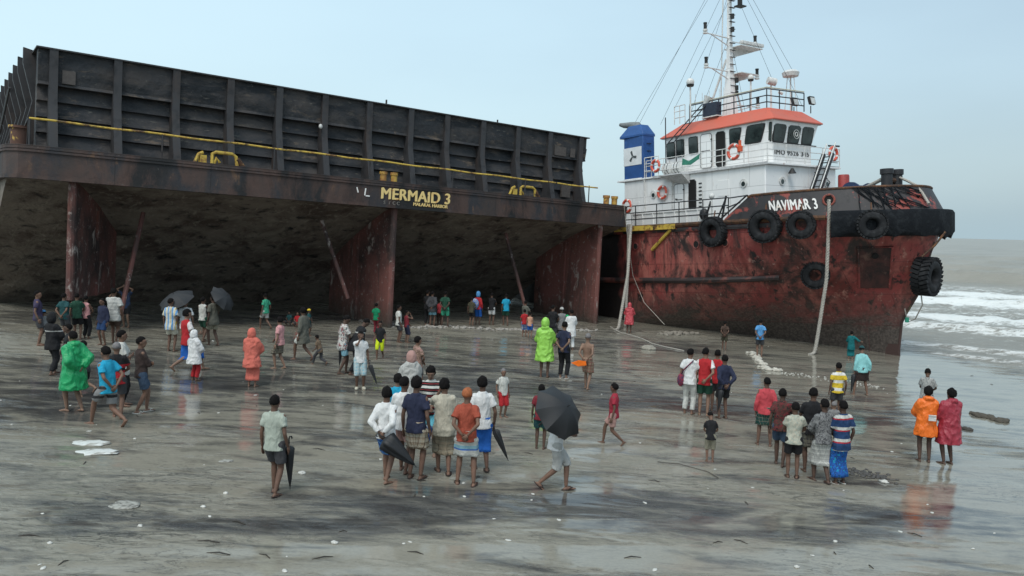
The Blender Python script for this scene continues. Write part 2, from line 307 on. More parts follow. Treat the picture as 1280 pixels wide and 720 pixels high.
# hull shell, subdivided for a slightly buckled plate
h = MB(); nu_, prof = 36, []
for v, w_ in [(.22, -.12), (.22, -BT)]: prof.append((v, w_))
for i in range(1, 15): f = i/14; prof.append((.22+11.4*f, -BT-(BD-BT)*(f**1.3)))
for v in (30, 60, 84): prof.append((v, -BD))
prof += [(84, -.12)]
rng = random.Random(3); rs = []
for i in range(nu_+1):
    u = .12+(BW-.24)*i/nu_; r_ = []
    for j, (v, w_) in enumerate(prof):
        dn = .03*math.sin(u*3.2+j)*(2 < j < 15); cc = .5 if i in (0, nu_) and j < 2 else 0
        r_.append(Vector((u, v+cc, w_+dn)))
    rs.append(r_)
h.rings(rs); h.build('hull', hullm, barge, 40)
# deck edge band (sides of the deck), rounded at the stern corners
f_ = MB(); path = [(0, 60), (0, 3), (0, 1.1), (.1, .55), (.38, .15), (.85, 0)]
path = path+[(BW-x, y) for x, y in path[::-1]]
def band(mb, path, w0, w1, out, th=.25):
    pts = [Vector((x, y, 0)) for x, y in path]; nn = []
    for i, p in enumerate(pts):
        d = (pts[min(i+1, len(pts)-1)]-pts[max(i-1, 0)]).normalized(); nn.append(Vector((d.y, -d.x, 0)))
    if nn[len(nn)//2].y > 0: nn = [-n for n in nn]
    z = Vector((0, 0, 1)); mb.rings([[p+n*out+z*w0, p+n*out+z*w1, p+n*(out-th)+z*w1, p+n*(out-th)+z*w0] for p, n in zip(pts, nn)])
band(f_, path, -BT, -.02, 0, .3); f_.build('deck_edge', fasm, barge, 30)
f_ = MB(); band(f_, path, -.2, -.13, .045, .06); f_.build('rubbing_bar', fasm, barge, 30)
f_ = MB(); band(f_, path, -BT-.05, -BT+.07, .05, .3); f_.build('rubbing_bar', fasm, barge, 30)
f_ = MB(); band(f_, path, -.1, .02, .03, .06); f_.build('gunwale_bar', fasm, barge, 30)
d_ = MB(); d_.bx((.4, .6, -.2), (BW-.4, 60, -.03)); d_.bx((.9, .28, -.2), (BW-.9, .6, -.032)); d_.build('deck', fasm, barge)
# cargo box walls: clapboard-like strakes between stringers
H_ = 3.37; U0, U1, V0, V1 = .96, 25.6, 1.04, 58
sp = [(.22, 3.37), (.22, 2.84), (.16, 2.83), (.24, 2.3), (.2, 2.2), (.52, 2.18), (.38, 1.68), (.5, 1.64), (.52, 1.6), (.36, 1.12), (.5, 1.08), (.5, 1.04), (.34, .6), (.48, .56), (.48, .5), (.3, 0.0)]
w_ = MB(); poly = [Vector((0, V0+a-.06, b)) for a, b in sp]+[Vector((0, V0+1.0, 0)), Vector((0, V0+.6, 3.37))]
w_.rings([[p+Vector((U0+.02+(U1-U0-.04)*i/60, .03*mnoise.noise(Vector((i*.9, p.z*1.1, 3)))*(p.y < V0+.6), 0)) for p in poly] for i in range(61)])
w_.build('stern_wall', wallm, barge, 20)
for nm, U, s in (('port_wall', U0, 1), ('starboard_wall', U1, -1)):
    w_ = MB(); poly = [Vector((U+s*(a-.06), 0, b)) for a, b in sp]+[Vector((U+s*1.0, 0, 0)), Vector((U+s*.6, 0, 3.37))]
    w_.rings([[p+Vector((0, V0+.45, 0)) for p in poly], [p+Vector((0, V1, 0)) for p in poly]]); w_.build('side_wall', wallm, barge, 20)
c_ = MB(); c_.bx((U0-.05, V0-.02, H_), (U1+.05, V0+.65, H_+.05)); c_.bx((U0-.05, V0+.653, H_), (U0+.6, V1, H_+.05)); c_.bx((U1-.6, V0+.653, H_), (U1+.05, V1, H_+.05)); c_.build('wall_capping', ribm, barge)
def rib(P, dirn, side, tw=.13, tp=0):              # stiffener: narrow at the top, kicking out to the deck below
    prof = [(-tp, 3.40+tp*.5), (-tp, 3.0), (0, 1.75), (-.1, 1.3), (-.44, 0), (.5, 0), (.5, 3.38)]
    mb = MB(); a = Vector(dirn); s_ = Vector(side)
    mb.rings([[Vector(P)+a*x+Vector((0, 0, z))+s_*k for x, z in prof] for k in (-tw, tw)])
    mb.build('wall_rib', ribm, barge, 20)
for u in (1.43, 3.41, 5.37, 7.34, 9.25, 11.17, 13.17, 15.18, 17.05, 19.03, 21.08, 23.08, 25.12): rib((u, V0, .02), (0, 1, 0), (1, 0, 0))
for i in range(28):
    v = 2.6+i*1.97; rib((U0, v, .02), (1, 0, 0), (0, 1, 0), .09, .3)
    if i < 12: rib((U1, v, .02), (-1, 0, 0), (0, 1, 0), .1)
for wz in (3.0, 2.2, 1.2): pass
# corner plates, hatch plates and brackets on the wall
gpl = simple('grey_plate', (.075, .065, .06), .7)
for lo_, hi_ in (((24.05, V0+.1, .25), (24.62, V0+.2, .85)), ((23.45, V0+.1, 2.3), (24.2, V0+.13, 2.75)), ((24.5, V0+.1, 2.3), (24.8, V0+.13, 2.75)), ((1.7, V0+.1, 2.3), (2.1, V0+.13, 2.75))):
    p_ = MB(); p_.bx(lo_, hi_); p_.build('wall_plate', gpl, barge)
# yellow handrail
r_ = MB(); pts = [(.62, 1.9, .86), (.66, .12, .88)]+[(.66+24.9*i/40, .12+.012*math.sin(i*2.1), .88-.1*i/40+.015*math.sin(i*1.3)) for i in range(1, 41)]
r_.tube(pts[1:], .036, 8); r_.build('handrail', yelm, barge)
r_ = MB(); r_.tube([(.62, 2.6, .45), (.66, .12, .88)], .04, 6); r_.build('handrail_end', ribm, barge)
for i in range(7):
    u = .68+i*4.05; r_ = MB(); r_.tube([(u, .12, 0), (u, .12, .86)], .03, 6); r_.build('rail_post', ribm, barge)
r_ = MB(); r_.tube([(.66, .5, 0), (.66, .12, .86)], .03, 6); r_.build('rail_post', ribm, barge)
for k_ in range(3):
    r_ = MB(); r_.tube([(.2, 1.35+.3*k_, 1.95), (.1, 5.6+.4*k_, .05)], .03, 6); r_.build('wire_stay', ribm, barge)
# twin bitts
def bitts(u, v, s, material, base=True):
    for k_ in (0, 1):
        b_ = MB(); x = u+k_*s*1.7; b_.tube([(x, v, 0), (x, v, s*1.1), (x, v, s*1.12), (x, v, s*1.5)], [s*.45, s*.45, s*.55, s*.55], 14); b_.build('bollard', material, barge)
    if base: b_ = MB(); b_.bx((u-s, v-s*.7, -.02), (u+s*2.7, v+s*.7, .06)); b_.build('bollard_base', rustm, barge)
bitm = blotch('rust_yellow_bitt', [((.36, .17, .05), 3, .42, .55, None), ((.07, .04, .03), 5, .55, .65, None)], (.58, .38, .07), .7, .4, .02, 12)
bitts(13.6, .4, .3, bitm); bitts(26.6, .55, .34, bitm)
rb = MB(); rb.tube([(.45, 1.0, 0), (.45, 1.0, .62)], .24, 14); rb.tube([(.45, 1.0, .6), (.45, 1.0, .68)], .3, 14); rb.build('bollard', blotch('rusty_corner_bitt', [((.5, .33, .08), 2.5, .54, .6, None)], (.10, .05, .035), .8, .4, .02, 10), barge)
for uu in (5.9, 20.2):                             # bent yellow fairlead frames
    f_ = MB(); pa = [(0, 0, 0), (.15, 0, .35), (.3, 0, .42)]; f_.tube([(uu+x, .35, z) for x, y, z in pa], .06, 8)
    f_.tube([(uu+.62, .3, .0), (uu+.62, .3, .4), (uu+.75, .32, .47), (uu+1.35, .35, .47), (uu+1.5, .35, .38), (uu+1.55, .35, 0)], .065, 8)
    f_.tube([(uu+.75, .55, 0), (uu+.85, .55, .28), (uu+.95, .5, .1)], .06, 8); f_.box((uu+.3, .4, .17), (.24, .2, .3)); f_.build('fairlead_frame', yelm, barge)
    f_ = MB(); f_.tube([(uu+1.55, .35, .3), (uu+1.8, .4, .0)], .1, 8); f_.build('fairlead_stay', rustm, barge)
# small loose gear on top of the wall
g_ = MB(); g_.tube([(14.0, 1.2, 3.42), (14.0, 1.2, 3.62)], .04, 6); g_.tube([(19.9, 1.2, 3.42), (19.9, 1.2, 3.57)], .04, 6); g_.build('wall_pin', ribm, barge)
g_ = MB(); g_.ell((10.95, .95, 2.05), (.08, .08, .1)); g_.build('wall_lamp', simple('dull_white', (.6, .6, .58), .5), barge)
# skegs with heavy aft posts, and the diagonal props beside them
def skeg(u, turn, L, bot, v0=.3):
    M = Matrix.Translation((u, v0, 0)) @ Matrix.Rotation(turn, 4, 'Z')
    def hw(v): f = max(0, min(1, (v-.22)/11.4)); return -BT-(BD-BT)*(f**1.3)
    mb = MB(); n = 7; top = [(0, -BT+.02)]+[(L*i/n, hw(v0+L*i/n*math.cos(turn))+.12) for i in range(1, n+1)]
    poly = [Vector((0, y, z)) for y, z in top]+[Vector((0, L, -bot)), Vector((0, 0, -bot))]
    mb.rings([[M @ (p+Vector((k_, 0, 0))) for p in poly] for k_ in (-.09, .09)]); s = mb.build('skeg', skegm, barge, 20, .02)
    for y, r in ((0, .14), (L, .07)):
        z0 = -BT-.03 if y == 0 else hw(v0+L)+.1
        q = MB(); q.tube([M @ Vector((0, y, z0)), M @ Vector((0, y, -bot))], r, 10); q.build('skeg_post', skegm, s)
    q = MB(); q.bx((-.16, L*.5-.05, hw(v0+L*.5)-.1), (.16, L*.5+.05, -bot)); 
    q.v = [tuple(M @ Vector(v)) for v in q.v]; q.build('skeg_stiffener', skegm, s)
skeg(1.98, R(-25), 5.0, 5.05); skeg(14.13, 0, 6.2, 6.75); skeg(26.05, 0, 5.1, 6.6)
for a, b_ in (((4.6, 2.2, -1.9), (3.62, .6, -5.6)), ((11.55, 1.9, -1.75), (12.5, 1.0, -5.0)), ((21.2, 1.9, -1.75), (22.0, 1.0, -5.4))):
    q = MB(); q.tube([a, b_], .085, 8); q.build('diagonal_prop', skegm, barge)
q = MB(); q.tube([(6, 12.3, -5.5), (9, 11.5, -5.9), (13.2, 5, -6.45)], .07, 6); q.build('trailing_pipe', ribm, barge)
# name on the stern
letm = blotch('chipped_yellow_lettering', [((.10, .07, .05), 5.5, .66, .70, None), ((.6, .28, .08), 2, .56, .66, None)], (.80, .60, .25), .7, .3, .01, 14)
letw = blotch('chipped_white_lettering', [((.12, .1, .09), 4.5, .67, .71, None), ((.5, .3, .16), 2, .6, .68, None)], (.82, .8, .77), .7, .3, .01, 14)
FM = lambda x, y, z: Matrix.Translation((x, y, z)) @ Matrix.Rotation(R(90), 4, 'X')
text_mesh('name_lettering', 'MERMAID 3', .66, .012, letm, barge, FM(13.3, -.02, -.71) @ Matrix.Scale(.98, 4, (1, 0, 0)), .022, 1.05)
text_mesh('port_lettering', 'MALAKAL HARBOR', .2, .008, letm, barge, FM(14.85, -.04, -.9), .006, 1.0)
text_mesh('faded_lettering', 'S   /  C C', .2, .006, simple('faded_marks', (.22, .2, .18), .8), barge, FM(13.45, -.012, -.93), .003)
q = MB(); q.box((12.6, -.0, -.5), (.05, .03, .3), Matrix.Rotation(.12, 3, 'Y')); q.box((12.72, -.0, -.66), (.18, .03, .05)); q.box((12.25, 0, -.45), (.05, .03, .22), Matrix.Rotation(-.3, 3, 'Y')); q.build('worn_marks', letw, barge)
# ================================================================== TUGBOAT   (local x forward, y to port, z up)
TM_ = Matrix(((.5584, .82854, -.04133, 17.54), (-.82786, .55975, .0363, 35.85), (.05321, .01394, .99849, -1.05), (0, 0, 0, 1)))
tug = empty('tugboat', TM_, 'red and black tugboat with white superstructure and blue funnel, beached beside the barge', 'tugboat')
def lin(x, p): return float(np.interp(x, [a[0] for a in p], [a[1] for a in p]))
def ubow(w): return lin(w, [(-1.5, -.35), (0, 0), (1.7, .18), (2.8, .85), (4.2, 1.3), (5.25, 1.62), (6.5, 1.85)])
def u0w(w): return lin(w, [(-1.5, -15), (0, -14), (3, -9.5), (5, -7), (6.4, -6.2)])
def bmw(w): return lin(w, [(-1.5, 3.0), (0, 4.35), (1.5, 4.75), (3, 4.9)])
def hb(u, w):
    k = min(1, max(0, w/6.4)); a, b, c = ubow(w), u0w(w), bmw(w)
    if u <= b: return c*(1-.25*max(0, (-20-u)/6)**2)
    s = min(1, (u-b)/(a-b)); return c*(1-s**(1.05+1.35*k**1.3))**(1.6-1.05*k**.8)
def half(w, ua=-26, n1=8, n2=30):                 # starboard half outline aft to bow
    a, b = ubow(w), u0w(w); us = [ua+(b-ua)*i/n1 for i in range(n1)]+[b+(a-b)*(1-(1-i/n2)**1.9) for i in range(n2+1)]
    return [(u, hb(u, w)) for u in us]
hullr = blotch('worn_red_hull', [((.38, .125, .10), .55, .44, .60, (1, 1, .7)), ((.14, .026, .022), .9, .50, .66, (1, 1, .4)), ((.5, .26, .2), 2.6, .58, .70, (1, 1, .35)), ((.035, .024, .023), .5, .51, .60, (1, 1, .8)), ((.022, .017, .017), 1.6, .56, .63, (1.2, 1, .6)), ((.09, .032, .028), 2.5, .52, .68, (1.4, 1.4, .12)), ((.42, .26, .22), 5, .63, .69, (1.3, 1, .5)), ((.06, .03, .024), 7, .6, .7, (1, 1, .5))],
               (.27, .05, .046), .6, .6, .025, 9, z_layer=((.085, .068, .058), 1.3, 3.1, 3.2, (.6, .6, 1.6)), seams=(2.6, 1.45, .6), dents=3.0, aft=-12.9)  # aft end of the hull blackened to paint in the shade beneath the barge overhang
blackp = blotch('scuffed_black_bulwark', [((.055, .047, .047), 1.2, .5, .68, (1, 1, .6)), ((.30, .07, .055), .8, .55, .585, None), ((.16, .1, .08), 5, .66, .72, None), ((.012, .012, .014), 2, .55, .7, None)], (.032, .03, .032), .6, .35, .012, 10)
rubber = blotch('black_rubber', [((.022, .026, .03), 2.5, .5, .7, None)], (.006, .008, .011), .85, 1.0, .05, 6); rubber.node_tree.nodes['Principled BSDF'].inputs['Specular IOR Level'].default_value = .25
h = MB(); lv = [-1.5, -.8, 0, .5, 1, 1.6, 2.2, 2.8, 3.4, 4, 4.6, 5.2, 5.8, 6.3]
rs = []
for w_ in lv:
    hf = half(w_); rs.append([Vector((u, -b, w_)) for u, b in hf]+[Vector((u, b, w_)) for u, b in hf[-2::-1]])
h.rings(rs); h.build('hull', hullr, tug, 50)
dk = simple('green_grey_deck', (.13, .12, .11), .7)
d_ = MB(); hf = half(6.3); dn = [Vector((u, -b*.985, 6.28)) for u, b in hf]+[Vector((u, b*.985, 6.28)) for u, b in hf[-2::-1]]; d_.rings([dn, [p+Vector((0, 0, .08)) for p in dn]]); d_.build('deck', dk, tug)
def strip(w0, w1, out, ua, ub_, th, material, name, both=True, rough=0, smooth=50, lean=0):
    mb = MB(); hf = [p for p in half(6.3, n1=16, n2=50) if ua <= p[0] <= ub_+.001]
    P = [Vector((u, -b, 0)) for u, b in hf]
    if both: P += [Vector((u, b, 0)) for u, b in hf[-2::-1]]
    nn = []
    for i, p in enumerate(P):
        d = (P[min(i+1, len(P)-1)]-P[max(i-1, 0)]).normalized(); nn.append(Vector((d.y, -d.x, 0)))
    rr = []
    for i, (p, n) in enumerate(zip(P, nn)):
        j = rough*(mnoise.noise(p*2.3)) if rough else 0; z = Vector((0, 0, 1))
        rr.append([p+n*(out*.7)+z*(w0+j*1.5), p+n*(out+j*.5)+z*(w0+.14+j), p+n*(out+j*.4)+z*(w1-.12), p+n*(out*.8)+z*w1, p-n*th+z*w1, p-n*th+z*w0])
    mb.rings(rr); return mb.build(name, material, tug, smooth)
strip(6.22, 6.42, .16, -26, -.9, .05, rustm, 'rub_rail', False)
strip(5.98, 6.18, .09, -26, -3.0, .05, blackp, 'rub_rail', False)
strip(5.46, 6.58, .28, -.95, 3, .1, rubber, 'bow_fender', True, .17)
yb = MB(); yb.bx((-13.4, -5.13, 6.12), (-8.8, -5.08, 6.38)); yb.build('yellow_rail_patch', yelm, tug)
yb = MB(); yb.tube([(-9.2, -4.99, 6.1), (-10.6, -4.96, 5.1)], .09, 6); yb.build('yellow_stiffener', yelm, tug)
# bulwark with inward lean at the bow
def bul_paths(ua=-4.6):
    hf = [p for p in half(6.3, n1=16, n2=60) if p[0] >= ua]; top = []
    for u, b in hf:
        s = (u-ua)/(2.2-ua); top.append((ua+(1.45-ua)*s, b*(1-.03*s)-.02*s))
    return hf, top
hf, tp = bul_paths(-6.0); S = [Vector((u, -b-.02, 6.3)) for u, b in hf]+[Vector((u, b+.02, 6.3)) for u, b in hf[-2::-1]]
zt = lambda u: 7.46+.16*max(0, (u+4.6)/6)
def cut(u): return 1 if u > -4.4 else max(.05, (u+6.0)/1.6)
T_ = [Vector((u, -b, 6.3+(zt(u)-6.3)*cut(u))) for u, b in tp]+[Vector((u, b, 6.3+(zt(u)-6.3)*cut(u))) for u, b in tp[-2::-1]]
mb = MB(); rr = []
for i, (a, b_) in enumerate(zip(S, T_)):
    d = (S[min(i+1, len(S)-1)]-S[max(i-1, 0)]).normalized(); n = Vector((d.y, -d.x, 0)); rr.append([a, a.lerp(b_, .5), b_, b_-n*.09, a-n*.09])
mb.rings(rr); mb.build('bulwark', blackp, tug, 40)
cp = MB(); cp.tube([t_+Vector((0, 0, .02)) for t_ in T_ if t_.z > 7.3], .055, 6); cp.build('bulwark_cap', rustm, tug)
def bul_pt(u, z):                                 # point and outward normal on the starboard bulwark
    for i in range(len(hf)-1):
        if S[i].x <= u <= S[i+1].x:
            k_ = (u-S[i].x)/(S[i+1].x-S[i].x); a = S[i].lerp(S[i+1], k_); b_ = T_[i].lerp(T_[i+1], k_); d = (S[i+1]-S[i]).normalized()
            return a.lerp(b_, (z-6.3)/(b_.z-6.3)), Vector((d.y, -d.x, 0))
    return S[0], Vector((0, -1, 0))
nm = text_mesh('name_lettering', 'NAVIMAR 3', .6, .01, letw, tug, Matrix.Identity(4), .02, 1.04)
X0, X1 = min(v.co.x for v in nm.data.vertices), max(v.co.x for v in nm.data.vertices)
arc = [(-3.35, 0)]; pl = None; acc = 0
us = [-3.4+i*.02 for i in range(200)]; pp = [bul_pt(u, 6.9)[0] for u in us]; L_ = [0]
for a, b_ in zip(pp, pp[1:]): L_.append(L_[-1]+(b_-a).length)
for v in nm.data.vertices:
    s = (v.co.x-X0)*2.1/(X1-X0)+.14; u = float(np.interp(s, L_, us)); p, n = bul_pt(u, 6.72+v.co.y*1.1); v.co = p+n*(.045+v.co.z)
# welded details of the hull side
q = MB(); q.tube([(-26, -4.93, 3.45), (-13, -4.93, 3.45), (-8, -4.9, 3.52), (-6, -hb(-6, 3.6)-.06, 3.58), (-4.9, -hb(-4.9, 3.62)-.06, 3.62), (-3.7, -hb(-3.7, 3.68)-.05, 3.68)], .15, 8); q.build('side_fender_pipe', blotch('worn_fender_pipe', [((.2, .06, .045), 1, .5, .62, None)], (.03, .022, .022), .6, .4, .02, 9), tug)
blk = simple('dark_opening', (.008, .007, .007), .9)
for u, w_, r in ((-7.55, 5.3, .17), (-5.75, 5.35, .17), (-3.4, 5.5, .19), (-11.9, 5.3, .16)):
    b_ = hb(u, w_); q = MB(); q.tube([(u, -b_-.035, w_), (u, -b_+.2, w_)], r, 16); q.build('hull_port', blk, tug)
    q = MB(); q.tube([(u+math.cos(a)*r*1.1, -b_-.02, w_+math.sin(a)*r*1.1) for a in [i*math.pi/8 for i in range(17)]], .03, 5, 0, False); q.build('port_ring', hullr, tug)
for u, w_, a, l in ((-8.6, 4.2, .9, 1.9), (-4.9, 4.6, .8, 2.0)):   # greasy scrape marks
    pass
# anchor pocket
def hull_p(u, w_): return Vector((u, -hb(u, w_), w_))
pk = MB(); a = hull_p(-.38, 5.02); b_ = hull_p(.62, 5.02); c_ = hull_p(.0, 3.2); d_ = hull_p(-1.02, 3.2)
nrm = (b_-a).cross(d_-a).normalized(); nrm = nrm if nrm.y < 0 else -nrm
O_ = nrm*.05; pk.rings([[a+O_, b_+O_, c_+O_, d_+O_], [a-O_, b_-O_, c_-O_, d_-O_]]); pk.build('anchor_recess', blotch('anchor_recess_paint', [((.02, .012, .012), .9, .45, .6, None), ((.13, .07, .055), 2, .58, .7, (1, 1, .4))], (.075, .026, .023), .7, .4, .02, 9), tug)
pk = MB(); pk.tube([d_+O_, a+O_, b_+O_, c_+O_], .06, 6); pk.build('recess_frame', hullr, tug)
pk = MB(); e_ = a.lerp(b_, .5).lerp(d_.lerp(c_, .5), .2); pk.tube([e_+nrm*.1, e_], .14, 14); pk.build('hawse_pipe', blk, tug)
pk = MB(); pk.bx((-.6, -.05, -1.4), (.06, .05, .6)); pk.tube([(ubow(w_)-.02, 0, w_) for w_ in [-1.2+.4*i for i in range(17)]], .06, 8); pk.build('stem_bar', blotch('stem_bar_rust', [((.24, .2, .1), 1.2, .55, .65, None)], (.07, .04, .035), .8, .5, .02, 9), tug)
# fairlead hole where the bow rope leaves
p, n = bul_pt(-.75, 7.08); q = MB(); q.tube([p+n*.05, p-n*.15], .2, 14); q.build('fairlead', blk, tug); q = MB()
s_ = n.cross(Vector((0, 0, 1))); q.tube([p+n*.05+(s_*math.cos(a)+Vector((0, 0, 1))*math.sin(a))*.23 for a in [i*math.pi/8 for i in range(17)]], .05, 6, 0, False); q.build('fairlead_ring', blotch('red_ring', [((.04, .03, .03), 4, .5, .6, None)], (.28, .07, .05), .6), tug)
ROPE_EXIT = TM_ @ (p+n*.08)
# ------------------------------------------------------------------ superstructure
white = blotch('weathered_white_paint', [((.66, .665, .65), .7, .5, .75, (1, 1, .3)), ((.45, .41, .36), 1.6, .64, .76, (1, 1, .12)), ((.36, .22, .14), 2.8, .64, .74, (1.6, 1.6, .12)), ((.5, .51, .5), 6, .62, .75, (1, 1, .4))], (.82, .82, .81), .5, .15, .01, 8, seams=(2.4, 1.35, .3), dents=2.0)
pipew = simple('white_pipe', (.62, .62, .6), .5); pipeb = simple('black_pipe', (.02, .02, .023), .5); redo = blotch('faded_red_roof', [((.5, .13, .085), .8, .42, .64, None), ((.33, .075, .05), 2.4, .6, .72, (1, 1, .3))], (.56, .115, .07), .5, .12, .006, 8)
glass, t, b, _, k = mat('dark_window_glass'); k(ramp(t, noise_node(t, 1.3, 3), [(.35, (.015, .022, .022)), (.7, (.05, .07, .068))]), b.inputs['Base Color']); b.inputs['Roughness'].default_value = .08; b.inputs['Specular IOR Level'].default_value = .7
gask = simple('black_gasket', (.015, .015, .015), .6)
def TB(name, a, b_, material, parent=None, bevel=.01, **kw): q = MB(); q.bx(a, b_); return q.build(name, material, parent or tug, 35, bevel)
TB('deck_house', (-15.1, -2.8, 6.3), (-5.05, 2.8, 9.1), white, bevel=.04)
TB('bridge_deck', (-15.6, -2.9, 9.1), (-4.85, 2.95, 9.19), white, bevel=.01)
TB('deck_edge_trim', (-12.6, -2.93, 9.08), (-4.83, -2.902, 9.21), simple('grey_trim', (.5, .5, .5), .5), bevel=0)
# wheelhouse: vertical aft sides, forward part slightly inward at the sill
wh = MB(); pl0 = [(-12.7, -1.8), (-5.95, -1.8), (-5.6, -1.5), (-5.6, 1.5), (-5.95, 1.8), (-12.7, 1.8)]
pl1 = [(-12.75, -1.84), (-5.65, -1.88), (-5.35, -1.8), (-5.35, 1.8), (-5.65, 1.88), (-12.75, 1.84)]
wh.rings([[Vector((x, y, 9.15)) for x, y in pl0], [Vector((x, y, 10.25)) for x, y in pl0], [Vector((x, y, 11.42)) for x, y in pl1]]); wh.build('wheelhouse', white, tug, 20, .02)
rf = MB(); lo = [(-12.95, -2.0), (-5.55, -2.02), (-5.2, -1.95), (-5.2, 1.95), (-5.55, 2.02), (-12.95, 2.0)]; hi = [(-11.7, -1.45), (-6.2, -1.45), (-6.0, -1.3), (-6.0, 1.3), (-6.2, 1.45), (-11.7, 1.45)]
rf.rings([[Vector((x, y, 11.36)) for x, y in lo], [Vector((x, y, 11.42)) for x, y in lo], [Vector((x, y, 12.08)) for x, y in hi]]); rf.build('roof', redo, tug, 20, .015)
TB('roof_edge', (-12.9, -1.93, 11.33), (-5.3, 1.93, 11.36), simple('grey_eave', (.45, .45, .45), .5), bevel=0)
def window(c4, nrm, name='window', arms=False):   # four corner points around, frame and pane
    P = [Vector(p) for p in c4]; n = Vector(nrm).normalized(); fr = MB()
    C_ = sum(P, Vector())/4; out_ = [C_+(p-C_)*1.13 for p in P]
    def rounded(Q):
        r = []
        for i in range(4):
            a, b_, c_ = Q[i-1], Q[i], Q[(i+1) % 4]; r += [b_.lerp(a, .2), b_.lerp(a, .06).lerp(b_.lerp(c_, .06), .5), b_.lerp(c_, .2)]
        return r
    fr.rings([[p-n*.02 for p in rounded(out_)], [p+n*.035 for p in rounded(out_)]]); f = fr.build(name, gask, tug, 20)
    g = MB(); g.rings([[p+n*.0 for p in rounded(P)], [p+n*.042 for p in rounded(P)]]); g.build('pane', glass, f, 20)
    return f
def sv(u, z):                                      # starboard wheelhouse face
    k_ = 0 if z < 10.25 else (z-10.25)/1.17; k2 = (u+12.7)/7; return (u, -1.8-k_*(.04+.04*k2)-.004, z)
for ql in ([(-12.55, 10.25), (-11.98, 10.25), (-11.98, 11.05), (-12.55, 11.05)], [(-11.8, 10.27), (-11.28, 10.27), (-11.28, 11.12), (-11.8, 11.12)], [(-10.87, 10.32), (-10.27, 10.32), (-10.27, 11.15), (-10.87, 11.15)],
           [(-8.02, 10.38), (-7.5, 10.38), (-7.28, 11.2), (-8.02, 11.2)], [(-7.05, 10.38), (-6.12, 10.38), (-5.82, 11.2), (-6.85, 11.2)]):
    window([sv(u, z) for u, z in ql], (0, -1, .03))
for v0, v1 in ((1.62, .72), (.5, -.42), (-.62, -1.5)):
    window([(-5.61+.21*(z-10.25)/1.17+.004, -v, z) for v, z in ((v0-.06, 10.36), (v1+.06, 10.36), (v1, 11.2), (v0, 11.2))], (1, 0, -.15))
window([(-5.78, -1.66, 10.38), (-5.66, -1.57, 10.38), (-5.45, -1.79, 11.2), (-5.58, -1.84, 11.2)], (.65, -.75, 0), 'corner_window')
q = MB(); q.tube([(-5.33+.004, -.04+.22*math.cos(a), 10.75+.22*math.sin(a)) for a in [i*math.pi/10 for i in range(21)]], .012, 5, 0, False); q.tube([(-5.33, -.04+.1*math.cos(a), 10.75+.1*math.sin(a)) for a in [i*math.pi/6 for i in range(13)]], .02, 5, 0, False); q.build('clear_view_screen', pipew, tug)
TB('visor_bar', (-5.5, -1.7, 10.24), (-5.42, 1.7, 10.29), gask, bevel=0)
# doors
def rdoor(name, u0, u1, z0, z1, y, material, panels=True):
    q = MB(); c_ = .1; pts = [(u0+c_, z0), (u1-c_, z0), (u1, z0+c_), (u1, z1-c_), (u1-c_, z1), (u0+c_, z1), (u0, z1-c_), (u0, z0+c_)]
    q.rings([[Vector((x, y, z)) for x, z in pts], [Vector((x, y-.05, z)) for x, z in pts]]); d = q.build(name, material, tug, 20)
    fr = MB(); fr.tube([(x, y-.04, z) for x, z in pts+pts[:1]], .03, 5, 0, False); fr.build('door_frame', simple('door_gasket', (.2, .2, .2), .6) if material is not blk else pipeb, d)
    if panels:
        hd = MB(); hd.bx((u0+.1, y-.1, z0+.9), (u0+.25, y-.06, z0+.94)); hd.bx((u0+.1, y-.07, (z0+z1)/2), (u1-.1, y-.052, (z0+z1)/2+.03)); hd.bx((u1-.03, y-.1, z0+.3), (u1+.05, y-.05, z0+.36)); hd.bx((u1-.03, y-.1, z1-.36), (u1+.05, y-.05, z1-.3)); hd.build('handle', gask, d)
    return d
rdoor('door', -10.02, -9.25, 9.4, 11.22, -1.83, white); rdoor('doorway', -8.93, -8.35, 9.4, 11.2, -1.83, blk, False)
rdoor('door', -11.05, -10.35, 6.9, 8.62, -2.79, white); rdoor('doorway', -9.98, -9.5, 7.2, 8.75, -2.79, blk, False)
def porthole(p, n):
    n = Vector(n); p = Vector(p); q = MB(); q.tube([p, p+n*.06], .17, 18); f = q.build('porthole', pipew, tug, 30); q = MB(); q.tube([p+n*.05, p+n*.068], .12, 18); q.build('pane', glass, f)
    q = MB(); q.tube([p+n*.055+Vector((0, 0, 0))+(n.cross(Vector((0, 0, 1)))*math.cos(a)+Vector((0, 0, 1))*math.sin(a))*.23 for a in [math.pi*i/8 for i in range(9)]], .02, 5); q.build('eyebrow', pipew, f)
porthole((-6.34, -2.8, 8.25), (0, -1, 0)); porthole((-12.65, -2.8, 8.16), (0, -1, 0)); porthole((-5.05, -1.59, 8.3), (1, 0, 0)); porthole((-5.05, 2.0, 8.3), (1, 0, 0))
for (u, z, s_, d) in ((-8.0, 8.2, .9, .9), (-14.2, 7.6, .5, .7)):
    q = MB(); q.bx((u, -2.815, z-.5*d), (u+s_*.8, -2.80, z+.4*d)); q.build('access_panel', white, tug, 20, .01)
q = MB(); 
for i in range(7): q.bx((-9.3+.001*i, -2.83, 7.3+.2*i), (-9.1, -2.80, 7.36+.2*i))
q.build('notice_plates', gask, tug)
q = MB(); q.tube([(-13.35, -2.86, 6.4), (-13.35, -2.86, 9.1)], .04, 6); q.tube([(-11.2, -2.86, 6.4), (-11.2, -2.86, 8.9)], .03, 6); q.build('vent_pipe', pipew, tug)
